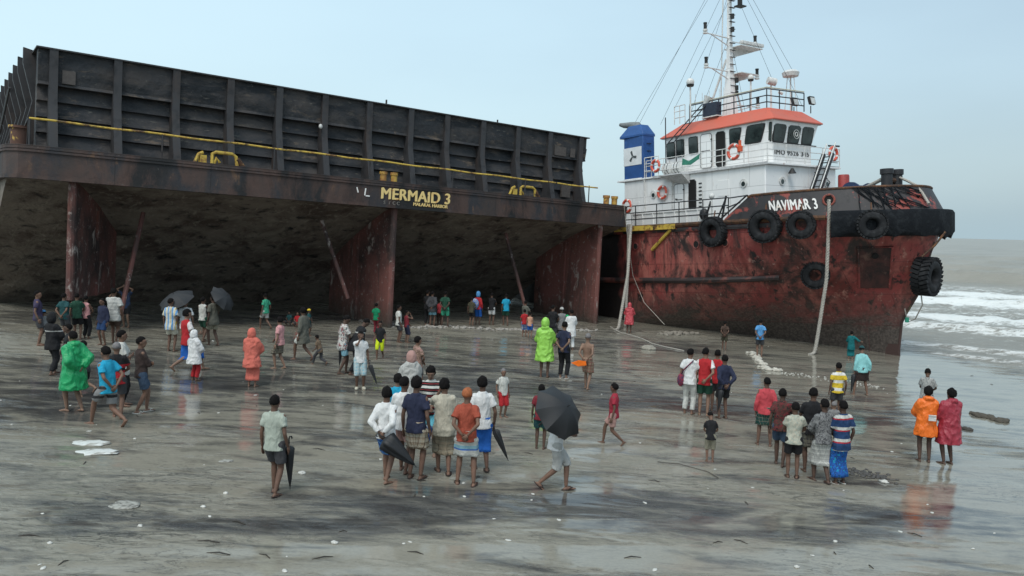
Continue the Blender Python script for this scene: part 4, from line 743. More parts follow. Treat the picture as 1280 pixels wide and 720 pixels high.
def cloth(spec):
    if spec in _cl: return _cl[spec]
    p = spec.split(':'); cs = [PAL[x] for x in p if x in PAL]; kind = p[0] if p[0] not in PAL else 'plain'
    m, t, b, _, k = mat('cloth_'+spec.replace(':', '_')); tc = t.nodes.new('ShaderNodeTexCoord'); sp_ = t.nodes.new('ShaderNodeSeparateXYZ'); k(tc.outputs['Object'], sp_.inputs[0]); X, Y, Z = sp_.outputs
    A = mathn(t, 'MULTIPLY', mathn(t, 'ARCTAN2', Y, X), .16); c1 = cs[0]; c2 = cs[1] if len(cs) > 1 else tuple(x*.5 for x in c1); c3 = cs[2] if len(cs) > 2 else c2
    def bands(v, f, w_, ph=0.): return mathn(t, 'LESS_THAN', mathn(t, 'FRACT', mathn(t, 'MULTIPLY_ADD', v, f, ph)), w_)
    col = mixc(t, 0, c1, c1)
    if kind == 'plaid':
        s = 11; col = mixc(t, mathn(t, 'MULTIPLY', bands(Z, s, .4), .5), c1, c2); col = mixc(t, mathn(t, 'MULTIPLY', bands(A, s, .4), .5), col, c2); col = mixc(t, bands(Z, s, .08, .2), col, c3); col = mixc(t, bands(A, s, .08, .2), col, c3)
    elif kind == 'stripe': col = mixc(t, bands(Z, 9, .4, .3), c1, c2); col = mixc(t, bands(Z, 9, .08, .6), col, c3)
    elif kind == 'wide': col = mixc(t, bands(Z, 4.2, .38, .35), c1, c2); col = mixc(t, bands(Z, 4.2, .12, .35), col, c3)
    elif kind == 'vert': col = mixc(t, bands(X, 8, .35, .35), c1, c2); col = mixc(t, bands(X, 8, .1, .6), col, c3)
    elif kind == 'hem': col = mixc(t, bands(Z, 5, .3, .1), c1, c2)
    elif kind in ('print', 'leaf'): n = noise_node(t, 26 if kind == 'print' else 14, 3, .6, dist=1.5); col = mixc(t, ramp(t, n, [(.50, 0), (.56, 1)]), c1, c2); n = noise_node(t, 19, 2, .5); col = mixc(t, ramp(t, n, [(.60, 0), (.64, 1)]), col, c3)
    elif kind == 'block': col = mixc(t, mathn(t, 'LESS_THAN', Z, 1.22), c1, c2); col = mixc(t, mathn(t, 'MULTIPLY', mathn(t, 'LESS_THAN', Z, 1.14), mathn(t, 'GREATER_THAN', Z, 1.08)), col, c1)
    elif kind == 'side': col = mixc(t, mathn(t, 'GREATER_THAN', mathn(t, 'ABSOLUTE', X), .155), c1, c2)
    elif kind == 'bar': col = mixc(t, mathn(t, 'MULTIPLY', mathn(t, 'LESS_THAN', Z, 1.24), mathn(t, 'GREATER_THAN', Z, 1.21)), c1, c2)
    n = noise_node(t, 6, 4, .6); col = mixc(t, ramp(t, n, [(.3, .28), (.65, 0)]), col, tuple(x*.55 for x in c1)); k(col, b.inputs['Base Color'])
    b.inputs['Roughness'].default_value = .38 if 'wet' in p else .85; b.inputs['Specular IOR Level'].default_value = .5 if 'wet' in p else .25; bump(t, mathn(t, 'ADD', noise_node(t, 5, 4, .6, (1.6, 1.6, .7), dist=1.2), mathn(t, 'MULTIPLY', noise_node(t, 16, 4, .6, (1, 1, .5)), .35)), b, .85, .05); _cl[spec] = m; return m
def ik(S, T, l1, l2, pole):
    S, T, pole = Vector(S), Vector(T), Vector(pole); d = T-S; L = d.length
    if L > (l1+l2)*.995: T = S+d.normalized()*(l1+l2)*.995; d = T-S; L = d.length
    L = max(L, .12); a = (l1*l1-l2*l2+L*L)/(2*L); h = math.sqrt(max(0, l1*l1-a*a)); dn = d.normalized(); pp = pole-dn*pole.dot(dn); pp = pp.normalized() if pp.length > 1e-4 else dn.orthogonal()
    return S+dn*a+pp*h, T
def cyl(mb, a, b, ra, rb, n=10):
    a, b = Vector(a), Vector(b)
    if (b-a).length < 1e-4: return
    mb.tube([a, b], [ra, rb], n)
def ball(mb, c, r, n=8): mb.ell(c, (r, r, r), None, n+2, n-2)
def limb(mb, P, Rr, end=True):
    for i in range(len(P)-1): cyl(mb, P[i], P[i+1], Rr[i], Rr[i+1])
    for i in range(0, len(P)-(0 if end else 1)): ball(mb, P[i], Rr[i]*.99)
def stack(mb, L, n=18):                           # elliptical rings (z, yoff, rx, ry)
    mb.rings([[Vector((rx*math.cos(2*math.pi*j/n), y+ry*math.sin(2*math.pi*j/n), z)) for j in range(n)] for z, y, rx, ry in L])
TMPS = []
def fuse(mb, vox, sm=2):
    me = bpy.data.meshes.new('tmp'); me.from_pydata(mb.v, [], mb.f); import bmesh
    bm = bmesh.new(); bm.from_mesh(me); bmesh.ops.recalc_face_normals(bm, faces=bm.faces); bm.to_mesh(me); bm.free()
    o = bpy.data.objects.new('tmp', me); COL.objects.link(o); r = o.modifiers.new('r', 'REMESH'); r.mode = 'VOXEL'; r.voxel_size = vox; r.use_smooth_shade = True
    if sm: s = o.modifiers.new('s', 'SMOOTH'); s.iterations = sm; s.factor = .5
    dg = bpy.context.evaluated_depsgraph_get(); out = bpy.data.meshes.new_from_object(o.evaluated_get(dg)); bpy.data.objects.remove(o); bpy.data.meshes.remove(me)
    n = len(out.vertices); co = np.empty(n*3); out.vertices.foreach_get('co', co); q = MB(); q.v = [tuple(x) for x in co.reshape(-1, 3)]; q.f = [tuple(p.vertices) for p in out.polygons]; q.m = [0]*len(q.f); bpy.data.meshes.remove(out); return q
ARM = dict(hang=((.235, .02, .84), (.3, -1, 0)), behind=((.045, -.15, .93), (1, -.5, .1)), front=((-.09, .19, 1.13), (.6, .2, -1)), clasp=((.03, .19, .96), (1, .1, -.3)), phone=((.07, .2, 1.47), (.5, .3, -1)), face=((.0, .16, 1.53), (.6, .5, -1)),
           fwd=((.2, .25, .93), (.2, -1, 0)), back=((.22, -.22, .92), (.3, -1, 0)), hold=((.1, .22, 1.2), (.5, -.5, -1)), point=((.28, .55, 1.42), (.3, -.3, -1)), up=((.1, .06, 1.68), (1, .3, 0)), hip=((.2, -.02, 1.0), (1, -.7, 0)), low=((.12, .3, .98), (.4, -1, 0)), out=((.55, .1, 1.1), (0, -1, -.4)), shoulder=((.52, .12, 1.38), (0, -1, -.5)), carry=((.2, .24, 1.08), (.4, -1, -.3)))
def legpose(name):
    a = dict(stand=((-.095, 0, 0, 0), (.095, 0, 0, 0)), apart=((-.15, .02, 0, 0), (.14, -.02, 0, 0)), stride=((-.07, .27, 0, 0), (.07, -.27, .06, 1)), strideR=((-.07, -.27, .06, 1), (.07, .27, 0, 0)), wide=((-.06, .4, 0, 0), (.06, -.36, .09, 1)), wideR=((-.06, -.36, .09, 1), (.06, .4, 0, 0)),
             step=((-.08, .13, 0, 0), (.08, -.12, .01, .2)), lift=((-.08, .05, 0, 0), (.08, -.3, .22, 1)), cross=((.04, .2, 0, 0), (.0, -.26, .07, 1)), squat=((-.15, .1, 0, 0), (.15, .1, 0, 0)), splay=((-.24, 0, 0, 0), (.22, .05, 0, 0)))
    return a[name]
pcount = [0]
def person(px, yf, yh, face, legs='stand', aL='hang', aR='hang', top=None, bot=None, label='', hair='short', feet='bare', lean=0, head=0, hyaw=0, kid=0, skin=None, group=None, hgt=None, girl=0):
    pcount[0] += 1; rg = random.Random(pcount[0]*13+5)
    G = at(px, yf); D = (RC.inverted() @ (G-Vector((0, 0, CAMH)))).z*-1; ht = hgt or (yf-yh)/FPX*D*.985
    if legs == 'squat': ht *= 1.75
    sc = ht/1.72; near = (yf-yh) > 84; vox = .0145 if near else .021
    Z0 = float(gz(np.array([[G.x]]), np.array([[G.y]]))[0, 0])
    root = empty('person', Matrix.Translation((G.x, G.y, Z0-.006)) @ Matrix.Rotation(-R(face), 4, 'Z') @ Matrix.Scale(sc, 4), label, 'person', group)
    sk = SKIN[skin if skin is not None else rg.choice([0, 0, 1, 1, 2, 3])]
    (lx, ly, lz, lh), (rx, ry, rz, rh) = legpose(legs); hipz = .90
    span = max(math.hypot(abs(ly), abs(lx)-.09), math.hypot(abs(ry), abs(rx)-.09)); hipz = min(hipz, .085+math.sqrt(max(.1, .805**2-span**2)))
    if legs == 'squat': hipz = .32
    dz = hipz-.90; LEG = []
    for sx, (ax, ay, az, hl) in ((-1, (lx, ly, lz, lh)), (1, (rx, ry, rz, rh))):
        an = Vector((ax, ay, .085+az)); hp = Vector((sx*.09, 0, hipz)); kn, an = ik(hp, an, .43, .40, (sx*(.05 if legs != 'squat' else .5), 1, 0)); LEG.append((hp, kn, an, hl, sx))
    la = R(lean); ks = 1+.0*kid; hs = 1.09+.12*kid; hyaw = hyaw or rg.uniform(-28, 28)
    def up(p):                                     # move an upper-body point with the lean and the hips
        p = Vector(p); k_ = min(1, max(0, (p.z-.86)/.22)); k_ = k_*k_*(3-2*k_); a = la*k_; y, z = p.y, p.z-.9
        return Vector((p.x, y*math.cos(a)+z*math.sin(a), .9+dz+z*math.cos(a)-y*math.sin(a)))
    def upmb(mb): mb.v = [tuple(up(v)) for v in mb.v]
    ARMS = []
    for sx, nm in ((-1, aL), (1, aR)):
        tg, pl = ARM[nm]; S = Vector((sx*.162, -.005, 1.375)); T = Vector((sx*tg[0], tg[1]+(.03 if sx > 0 and nm == 'behind' else 0)*-1, tg[2]+(.02 if sx > 0 else 0)))
        E, T = ik(S, T, .295, .255, (sx*pl[0], pl[1], pl[2])); ARMS.append((S, E, T, sx, nm))
    # --- body
    ub = MB(); stack(ub, [(.84, 0, .13, .095), (.9, 0, .155, .105), (.98, 0, .148, .1), (1.08, .01, .135, .09), (1.2, .008, .15, .10), (1.3, .003, .162, .1), (1.37, -.005, .15, .08), (1.41, -.01, .10, .065), (1.45, -.008, .056, .056), (1.53, .0, .052, .055)])
    for S, E, T, sx, nm in ARMS: limb(ub, [S, S.lerp(E, .3), E, E.lerp(T, .3), T], [.048, .042, .034, .035, .023])
    HR = Matrix.Rotation(R(hyaw), 3, 'Z') @ Matrix.Rotation(-R(head), 3, 'X'); HC = Vector((0, .012, 1.508)); hd = lambda p: HC+HR @ (Vector(p)*hs)
    hb_ = MB(); hb_.ell((0, 0, .1), (.074, .093, .098)); hb_.ell((0, .02, .035), (.056, .068, .07)); hb_.ell((0, .095, .07), (.014, .02, .025)); hb_.ell((0, .082, .118), (.05, .018, .012))
    for s_ in (-1, 1): hb_.ell((s_*.075, -.005, .08), (.012, .022, .032))
    hb_.v = [tuple(hd(v)) for v in hb_.v]; ub.addm(hb_.v, hb_.f); upmb(ub)
    for hp, kn, an, hl, sx in LEG:
        limb(ub, [hp, hp.lerp(kn, .5), kn, kn.lerp(an, .3), an], [.086, .073, .053, .054, .034]); yw = sx*-.16; fd = Vector((-math.sin(yw), math.cos(yw), 0)); pt = -.75*hl
        fd = Vector((fd.x*math.cos(pt), fd.y*math.cos(pt), math.sin(pt))); uz = Vector((0, 0, 1)); n_ = fd.cross(uz).normalized(); u_ = n_.cross(fd); h_ = an-u_*.045-fd*.045; rr = []
        for s_, wd, ht_ in ((-.015, .02, .03), (.02, .034, .05), (.08, .036, .06), (.15, .045, .042), (.2, .046, .03), (.245, .03, .018)):
            rr.append([h_+fd*s_+n_*(wd*math.cos(a))+u_*(-.04+ht_*.5+ht_*.55*math.sin(a)) for a in [2*math.pi*j/10 for j in range(10)]])
        ub.rings(rr)
    body = fuse(ub, vox, 2)
    ex = MB()                                      # hands with separate fingers, eyes and mouth
    for S, E, T, sx, nm in ARMS:
        fd = (T-E).normalized(); ref = Vector((-sx, 0, 0)) if nm in ('hang', 'fwd', 'back', 'carry', 'low') else Vector((0, 1 if nm in ('behind',) else -1, 0)); pn = (ref-fd*ref.dot(fd)).normalized(); sd = fd.cross(pn).normalized()
        ex.ell(T+fd*.045, (.05, .04, .018), Matrix((fd, sd, pn)).transposed(), 8, 6)
        grip = nm in ('hold', 'behind', 'front', 'carry'); cu_ = .9 if grip else .35
        for j, (o_, l_) in enumerate(((-.03, .062), (-.01, .072), (.01, .068), (.029, .052))):
            b0 = T+fd*.065+sd*o_; d1 = (fd*math.cos(cu_*.5)+pn*math.sin(cu_*.5)); d2 = (fd*math.cos(cu_*1.4)+pn*math.sin(cu_*1.4)); ex.tube([b0, b0+fd*.022, b0+fd*.022+d1*l_*.5, b0+fd*.022+d1*l_*.5+d2*l_*.5], [.010, .0095, .0085, .006], 6)
        th = -sd if (fd.cross(pn).dot(Vector((0, 1, 0))) < 0) else sd; b0 = T+fd*.02+th*.03; ex.tube([b0, b0+(fd*.5+th*.8+pn*.2).normalized()*.035, b0+(fd*.9+th*.8+pn*.4).normalized()*.065], [.012, .0105, .007], 6)
    ne = len(ex.f)
    for s_ in (-1, 1): ex.ell(hd((s_*.03, .086, .098)), (.013, .008, .007), HR, 8, 5, 1)
    ex.ell(hd((0, .088, .035)), (.022, .008, .006), HR, 8, 5, 2); upmb(ex); body.addm(ex.v, ex.f); body.m[-len(ex.m):] = ex.m
    body.build('body', [sk, EYEM, LIPM], root, True)
    # --- hair or head cover
    def cap(name, m, r, low=.0, cover=.45, fz=.42, jit=.03, extra=None):
        q = MB(); q.ell((0, 0, 0), (1, 1, 1), None, 22, 16); vs = []
        for v in q.v:
            v = Vector(v); sm_ = lambda x: max(0, min(1, x)); fr = v.y > cover+.12 and v.z < fz-.1; dd = max(sm_((low+.12-v.z)/.3), sm_((v.y-cover+.1)/.25)*sm_((fz+.05-v.z)/.22))
            f = (1-.22*dd)*(1+jit*mnoise.noise(v*3.1+Vector((pcount[0], 0, 0)))+jit*.5*mnoise.noise(v*9))
            if extra and v.z < 0 and not fr: f *= 1+extra*(-v.z)
            vs.append(tuple(up(hd(Vector((v.x*r[0]*f, v.y*r[1]*f-.006, v.z*r[2]*f+.103))))))
        q.v = vs; return q.build(name, m, root, True)
    if hair == 'short': cap('hair', HAIRM, (.080, .100, .105), -.42, .30, .42, .09)
    elif hair == 'bushy': cap('hair', HAIRM, (.087, .107, .114), -.55, .34, .34, .16)
    elif hair == 'henna': cap('hair', simple('henna_hair', PAL['henna'], .8, 0, .3, 30, .3), (.084, .104, .107), -.35, .35, .42, .05)
    elif hair == 'grey': cap('hair', simple('grey_hair', (.16, .15, .15), .8, 0, .3, 30, .3), (.082, .102, .106), -.2, .35, .45, .05)
    elif hair == 'bun': cap('hair', HAIRM, (.088, .112, .112), -.5, .3, .42, .05)
    elif hair.startswith('cap'): cap('hair', HAIRM, (.081, .1, .104), -.3, .3, .3); cap('cap', cloth(hair[4:]), (.088, .108, .114), .12, .9, .2, .02)
    elif hair.startswith('hood'): cap('hood', cloth(hair[5:]), (.108, .128, .142), -.95, .42, .62, .05, .25)
    # --- clothes
    def wrinkle(q, amp):
        out_ = []
        for v in q.v:
            p = Vector(v); o3 = Vector((pcount[0]*3.1, 0, 0)); r_ = 1-abs(mnoise.noise(Vector((p.x*7+p.z*3, p.y*7, p.z*6-p.x*4))+o3))*2; out_.append(tuple(p+mnoise.noise_vector(Vector((p.x*9, p.y*9, p.z*5))+o3)*amp+Vector((p.x, p.y, 0)).normalized()*amp*1.1*r_))
        q.v = out_
    if top:
        kind, cs = top; long_ = kind in ('long', 'coat', 'poncho', 'shawl', 'kurta', 'bulky'); t0 = dict(tee=.8, long=.82, tank=.83, coat=.62, poncho=.5, shawl=.6, kurta=.6, loose=.72, bulky=.72)[kind]
        w_ = dict(tee=.017, long=.018, tank=.016, coat=.05, poncho=.075, shawl=.07, kurta=.035, loose=.028, bulky=.042)[kind]
        q = MB(); L = [(t0, 0, .165+w_*(1.5 if t0 < .7 else 1.1), .118+w_*(1.6 if t0 < .7 else 1.1))]
        if t0 < .75: L.append(((t0+.95)/2, 0, .16+w_*1.3, .115+w_*1.35))
        L += [(.92, 0, .152+w_, .108+w_), (1.05, .008, .138+w_, .098+w_), (1.2, .008, .148+w_*.9, .102+w_*.9), (1.3, .002, .158+w_*.7, .102+w_*.7), (1.38, -.006, .142+w_*.5, .086+w_*.5), (1.43, -.01, .09+w_*.4, .067+w_*.4), (1.465, -.01, .062+w_*.3, .062+w_*.3)]
        if kind in ('coat', 'poncho', 'shawl'): L[-1] = (1.5, -.005, .09, .09)
        stack(q, L)
        if kind != 'tank':
            for S, E, T, sx, nm in ARMS:
                r0 = .056+w_*.7; S2 = S-Vector((sx*.03, 0, .01))
                if long_: 
                    e_ = E.lerp(T, .85 if kind != 'kurta' else .5); limb(q, [S2, E, e_], [r0+.004, .044+w_*.8, .036+w_*(.8 if kind != 'poncho' else .5)], False)
                else: e_ = S.lerp(E, .72 if kind == 'loose' else .62); limb(q, [S2, e_], [r0+.004, .05+w_*.95], False)
        else:
            for S, E, T, sx, nm in ARMS: ball(q, S-Vector((sx*.035, 0, 0)), .058)
        if kind in ('coat', 'poncho'): q.ell((0, -.05, 1.47), (.12, .09, .07))
        if kind == 'shawl': q.ell((0, .0, 1.42), (.18, .13, .12))
        upmb(q); q = fuse(q, vox, 2); wrinkle(q, .011+.10*w_*(w_ > .03)); q.build(dict(tee='shirt', long='shirt', tank='vest', coat='raincoat', poncho='rain_poncho', shawl='shawl', kurta='long_shirt', loose='shirt', bulky='jacket')[kind], cloth(cs), root, True)
    if bot:
        kind, cs = bot
        if kind in ('shorts', 'long_shorts', 'trousers', 'leggings'):
            q = MB(); stack(q, [(.80, 0, .150, .11), (.88, 0, .168, .122), (.96, 0, .162, .115), (1.03, 0, .152, .108)]); upmb(q)
            for hp, kn, an, hl, sx in LEG:
                if kind == 'shorts': e_ = hp.lerp(kn, .78); limb(q, [hp, e_], [.1, .095], False)
                elif kind == 'long_shorts': e_ = kn.lerp(an, .12); limb(q, [hp, kn.lerp(hp, .1), e_], [.1, .085, .085], False)
                elif kind == 'trousers': limb(q, [hp, kn, kn.lerp(an, .92)], [.102, .078, .066], False)
                else: limb(q, [hp, kn, kn.lerp(an, .92)], [.095, .06, .042], False)
            q = fuse(q, vox, 2); wrinkle(q, .009); q.build('shorts' if 'shorts' in kind else 'trousers', cloth(cs), root, True)
        else:                                      # wrapped lungi or skirt
            hem = dict(lungi=.16, lungi_mid=.36, lungi_short=.52, skirt=.2, lungi_tucked=.46)[kind]; q = MB(); n = 40; rr = []; zs = [hem+(1.0+0-hem)*i/12 for i in range(13)]; ph = rg.random()*6
            for i, z in enumerate(zs):
                if z > .9: P = [up((0, 0, z))]*2
                else:
                    P = []
                    for hp, kn, an, hl, sx in LEG:
                        zz = z+dz*(z/.9)
                        if zz > kn.z: f_ = (hp.z-zz)/max(.01, hp.z-kn.z); P.append(hp.lerp(kn, max(0, min(1, f_))))
                        else: f_ = (kn.z-zz)/max(.01, kn.z-an.z); P.append(kn.lerp(an, max(0, min(1, f_))))
                c_ = (P[0]+P[1])/2; c_.z = (z+dz*min(1, z/.9)) if z <= .9 else c_.z; d = (P[1]-P[0]); d.z = 0; hl2 = d.length/2; dx = d.normalized() if hl2 > .02 else Vector((1, 0, 0)); dy = Vector((-dx.y, dx.x, 0)); k_ = 1-i/12
                base = .10 if z < .8 else .118; rx_ = hl2+base*.95 if z < .86 else .168; ry_ = base+.02*k_ if z < .86 else .122
                if z > .94: rx_, ry_ = .158, .115
                rr.append([c_+dx*(rx_*f*math.cos(a))+dy*(ry_*f*math.sin(a)) for a, f in [(2*math.pi*j/n, 1+k_*.10*math.sin(5*2*math.pi*j/n+ph+z*2)+k_*.05*math.sin(11*2*math.pi*j/n-ph)) for j in range(n)]])
            q.rings(rr)
            if kind == 'lungi_tucked': q.ell(up((0, .1, .9)), (.1, .07, .1))
            wrinkle(q, .008); q.build('lungi' if 'lungi' in kind else 'skirt', cloth(cs), root, True)
    if feet != 'bare':
        m = cloth({'sandal': 'dbrown', 'black': 'black', 'boot': 'cream', 'white': 'offw'}[feet])
        for hp, kn, an, hl, sx in LEG:
            q = MB(); yw = sx*-.16; fd = Vector((-math.sin(yw), math.cos(yw), 0)); pt = -.75*hl; fd = Vector((fd.x*math.cos(pt), fd.y*math.cos(pt), math.sin(pt))); n_ = fd.cross(Vector((0, 0, 1))).normalized(); u_ = n_.cross(fd); c_ = an+fd*.05-u_*.078
            M3 = Matrix((n_, fd, u_)).transposed(); q.ell(c_, (.052, .145, .014), M3, 14, 6)
            if feet == 'boot': q.ell(c_+u_*.04, (.055, .145, .05), M3, 12, 8)
            else: q.tube([c_+fd*.09+u_*.02, c_+fd*.03+n_*.045+u_*.045, c_-fd*.02+n_*.048], .009, 5); q.tube([c_+fd*.09+u_*.02, c_+fd*.03-n_*.045+u_*.045, c_-fd*.02-n_*.048], .009, 5)
            q.build('sandal' if feet != 'boot' else 'shoe', m, root, True)
    root['_'] = 0; del root['_']
    MW = root.matrix_world.copy(); W = lambda p: MW @ up(p)
    hands = [MW @ up(T+(T-E).normalized()*.07) for S, E, T, sx, nm in ARMS]
    return dict(root=root, W=W, L=hands[0], R=hands[1], MW=MW, sc=sc)
def umbrella(apex, grip, Rr, label, m, bulge=.42, group='umbrellas'):
    apex, grip = Vector(apex), Vector(grip); ax = (apex-grip).normalized(); u_ = ax.orthogonal().normalized(); v_ = ax.cross(u_); M = Matrix((u_, v_, ax)).transposed().to_4x4(); root = empty('umbrella', Matrix.Translation(apex) @ M, label, 'umbrella', group)
    q = MB(); n = 48; rr = []
    for side in (0, 1):
        seq = range(0, 11) if side == 0 else range(10, -1, -1)
        for i in seq:
            s = i/10; rr.append([Vector((Rr*s*math.cos(a)*(1-.12*abs(math.sin(4*a))*s*s), Rr*s*math.sin(a)*(1-.12*abs(math.sin(4*a))*s*s), -Rr*bulge*s**2*(1+.16*abs(math.sin(4*a))*(1-s*.5))-(.004 if side else 0)-.0005)) if i else Vector((.001*math.cos(a), .001*math.sin(a), -.004*side)) for a in [2*math.pi*j/n for j in range(n)]])
    q.rings(rr, 0, False); q.build('canopy', m, root, 11)
    for j in range(8): a = 2*math.pi*j/8; q = MB(); q.tube([(Rr*s*math.cos(a), Rr*s*math.sin(a), -Rr*bulge*s**2-.012) for s in (.02, .25, .5, .75, 1.0)], .005, 5); q.tube([(0, 0, -.32), (Rr*.5*math.cos(a), Rr*.5*math.sin(a), -Rr*bulge*.25-.02)], .004, 4); q.build('rib', gask, root)
    Lh = (apex-grip).length; q = MB(); q.tube([(0, 0, .07), (0, 0, -Lh)], .008, 6); q.build('shaft', gask, root); q = MB(); q.tube([(0, 0, -Lh+.05), (0, 0, -Lh-.06)], .017, 8); q.build('handle', gask, root); return root
def folded(top, tip, label, m, r=.05, group='folded umbrellas'):
    top, tip = Vector(top), Vector(tip); ax = (top-tip).normalized(); u_ = ax.orthogonal().normalized(); v_ = ax.cross(u_); L = (top-tip).length; root = empty('folded_umbrella', Matrix.Translation(tip) @ Matrix((u_, v_, ax)).transposed().to_4x4(), label, 'umbrella', group)
    q = MB(); n = 24; q.rings([[Vector((r_*r*math.cos(a)*(1+.22*math.sin(6*a+z*3)), r_*r*math.sin(a)*(1+.22*math.sin(6*a+z*3)), z*L)) for a in [2*math.pi*j/n for j in range(n)]] for z, r_ in ((.06, .12), (.2, .42), (.45, .8), (.68, 1.1), (.8, 1.2), (.84, .8), (.86, .25))]); q.build('canopy', m, root, True)
    q = MB(); q.tube([(0, 0, 0), (0, 0, L*.9)], .007, 6); q.build('shaft', gask, root); q = MB(); q.tube([(0, 0, L*.9), (0, 0, L*1.0), (.015, 0, L*1.04), (.045, 0, L*1.04), (.055, 0, L*.99)], .012, 6); q.build('handle', gask, root); return root
P = person
# ---- left cluster
P(48, 432, 366, 60, 'stand', 'hang', 'hang', ('tee', 'purple'), ('shorts', 'dgrey'), 'man in dark purple tee at the far left edge of the crowd', hgt=1.7)
P(58, 431, 384, 300, 'wide', 'fwd', 'low', ('tee', 'grey'), ('shorts', 'dgrey'), 'boy in bright blue cap and grey shirt striding left', hair='cap:lblue', kid=1, lean=14)
P(66, 468, 389, 20, 'step', 'clasp', 'clasp', ('bulky', 'bar:black:lgrey'), ('trousers', 'black'), 'person in hooded black rain jacket with one reflective line across the back', hair='hood:black')
P(81, 426, 365, 10, 'stand', 'behind', 'behind', ('tee', 'dteal'), ('shorts', 'dgrey'), 'man in dark teal tee with hands behind his back, left of the pink vest')
P(97, 424, 365, 340, 'stand', 'hang', 'clasp', ('tee', 'dgreen'), ('shorts', 'black'), 'man in dark green tee squeezed in beside the person in the pink vest')
P(108, 423, 368, 15, 'stand', 'clasp', 'clasp', ('tank', 'pink'), ('trousers', 'black'), 'person in pale pink top and black trousers seen from behind')
P(129, 431, 371, 200, 'stand', 'hang', 'hang', ('long', 'navy'), ('shorts', 'dblue'), 'youth in navy shirt and blue shorts beside the man touching the skeg')
P(143, 429, 358, 350, 'step', 'point', 'hang', ('loose', 'stripe:lgrey:offw'), ('shorts', 'brown'), 'man in pale striped shirt stretching one arm left to the rusty skeg')
P(158, 409, 356, 180, 'stand', 'up', 'up', ('tee', 'print:dblue:dgrey'), ('shorts', 'black'), 'man in dark patterned shirt with both arms raised to his head in the shade')
P(87, 480, 402, 240, 'step', 'clasp', 'clasp', ('tee', 'black'), ('shorts', 'black'), 'man in black shirt almost hidden behind the green poncho')
P(93, 514, 412, 295, 'step', 'behind', 'behind', ('poncho', 'pgreen:wet'), ('shorts', 'black'), 'man in bright green rain poncho and black shorts with hands behind', hair='short', skin=2, hgt=1.74)
P(106, 496, 440, 290, 'lift', 'clasp', 'clasp', ('tee', 'dgrey'), ('shorts', 'black'), 'child in black shorts passing behind the green poncho', hgt=1.35)
P(147, 522, 424, 340, 'step', 'behind', 'clasp', ('tee', 'block:black:red'), ('shorts', 'dgrey'), 'grey haired man in black tee with a red panel behind the turquoise shirt', hair='grey')
P(136, 532, 438, 292, 'wide', 'behind', 'behind', ('tee', 'turq'), ('shorts', 'hem:grey:black'), 'boy in turquoise tee walking left with grey and black shorts', kid=.4, hgt=1.72, skin=0, lean=4)
P(153, 507, 410, 75, 'stand', 'front', 'front', ('loose', 'offw'), ('leggings', 'black'), 'man in off white shirt and black leggings with folded arms')
P(177, 516, 418, 50, 'step', 'front', 'front', ('long', 'dbrown'), ('shorts', 'denim'), 'man in dark brown long sleeved shirt and denim shorts with folded arms', feet='white', skin=0)
# ---- umbrella group
a = P(214, 439, 371, 5, 'stand', 'hang', 'hang', ('loose', 'vert:offw:lblue:yellow'), ('shorts', 'cream'), 'man in white shirt with blue and yellow stripes under the domed black umbrella')
u = P(232, 437, 372, 340, 'stand', 'hold', 'hang', ('loose', 'white'), ('shorts', 'sand'), 'man in plain white shirt holding the domed black umbrella up')
bk = simple('umbrella_black', (.012, .013, .015), .6, 0, .2, 5, .05); bk2 = simple('umbrella_charcoal', (.02, .022, .025), .7, 0, .2, 5, .05)
umbrella(u['W']((-.36, .0, 1.9)), u['L'], .58, 'domed black umbrella held over the two men in white shirts', bk2, .42)
P(234, 464, 380, 40, 'wideR', 'hang', 'carry', ('tee', 'side:red:white'), ('lungi_mid', 'blue'), 'man in red and white jersey and blue lungi stepping right', hair='bushy')
P(243, 476, 407, 30, 'stand', 'clasp', 'clasp', ('shawl', 'white'), ('trousers', 'red'), 'small person in white hooded shawl and red trousers', hair='hood:white', hgt=1.3, kid=.5)
P(254, 427, 370, 15, 'step', 'clasp', 'front', ('tank', 'side:offw:black'), ('shorts', 'dgreen'), 'man in white vest and dark green shorts under the umbrella group')
u = P(267, 432, 367, 300, 'step', 'hang', 'hold', ('loose', 'drab'), ('shorts', 'khaki'), 'man in grey brown shirt with an umbrella over his shoulder')
umbrella(u['W']((.25, -.36, 1.72)), u['R'], .5, 'black umbrella tilted back over the shoulder of the man in grey brown', bk2, .4)
P(315, 483, 411, 5, 'stand', 'clasp', 'clasp', ('shawl', 'coral'), ('skirt', 'coral'), 'woman wrapped in a coral orange head shawl and matching skirt', hair='hood:coral', hgt=1.5)
P(332, 411, 373, 300, 'stride', 'hang', 'hang', ('tee', 'bgreen'), ('shorts', 'lgrey'), 'boy in light green tee walking alone in the shade under the barge', hgt=1.45, kid=.5)
P(350, 461, 394, 285, 'step', 'hang', 'clasp', ('tee', 'pink'), ('lungi_short', 'plaid:dbrown:khaki'), 'man in pink shirt and muddy brown plaid lungi facing left', hair='bushy')
P(372, 409, 392, 180, 'squat', 'clasp', 'clasp', ('tee', 'red'), ('shorts', 'dgrey'), 'child in red squatting on the sand behind the tall walker', kid=.6)
P(362, 407, 391, 200, 'squat', 'clasp', 'clasp', ('tee', 'dteal'), ('shorts', 'dgrey'), 'child in dark teal squatting beside the child in red', kid=.6)
P(386, 420, 386, 90, 'stand', 'clasp', 'clasp', ('tee', 'dteal'), ('shorts', 'dgrey'), 'child in yellow cap half hidden behind the tall walker', hair='cap:yellow', kid=1)
P(379, 450, 380, 290, 'stride', 'hang', 'carry', ('kurta', 'drab'), ('shorts', 'offw'), 'tall thin figure in long drab grey shirt walking left', hair='bushy', skin=1)
P(400, 456, 415, 290, 'wide', 'fwd', 'low', ('tee', 'mbrown'), ('trousers', 'dgrey'), 'small boy in brown vest running left', kid=1, lean=15)
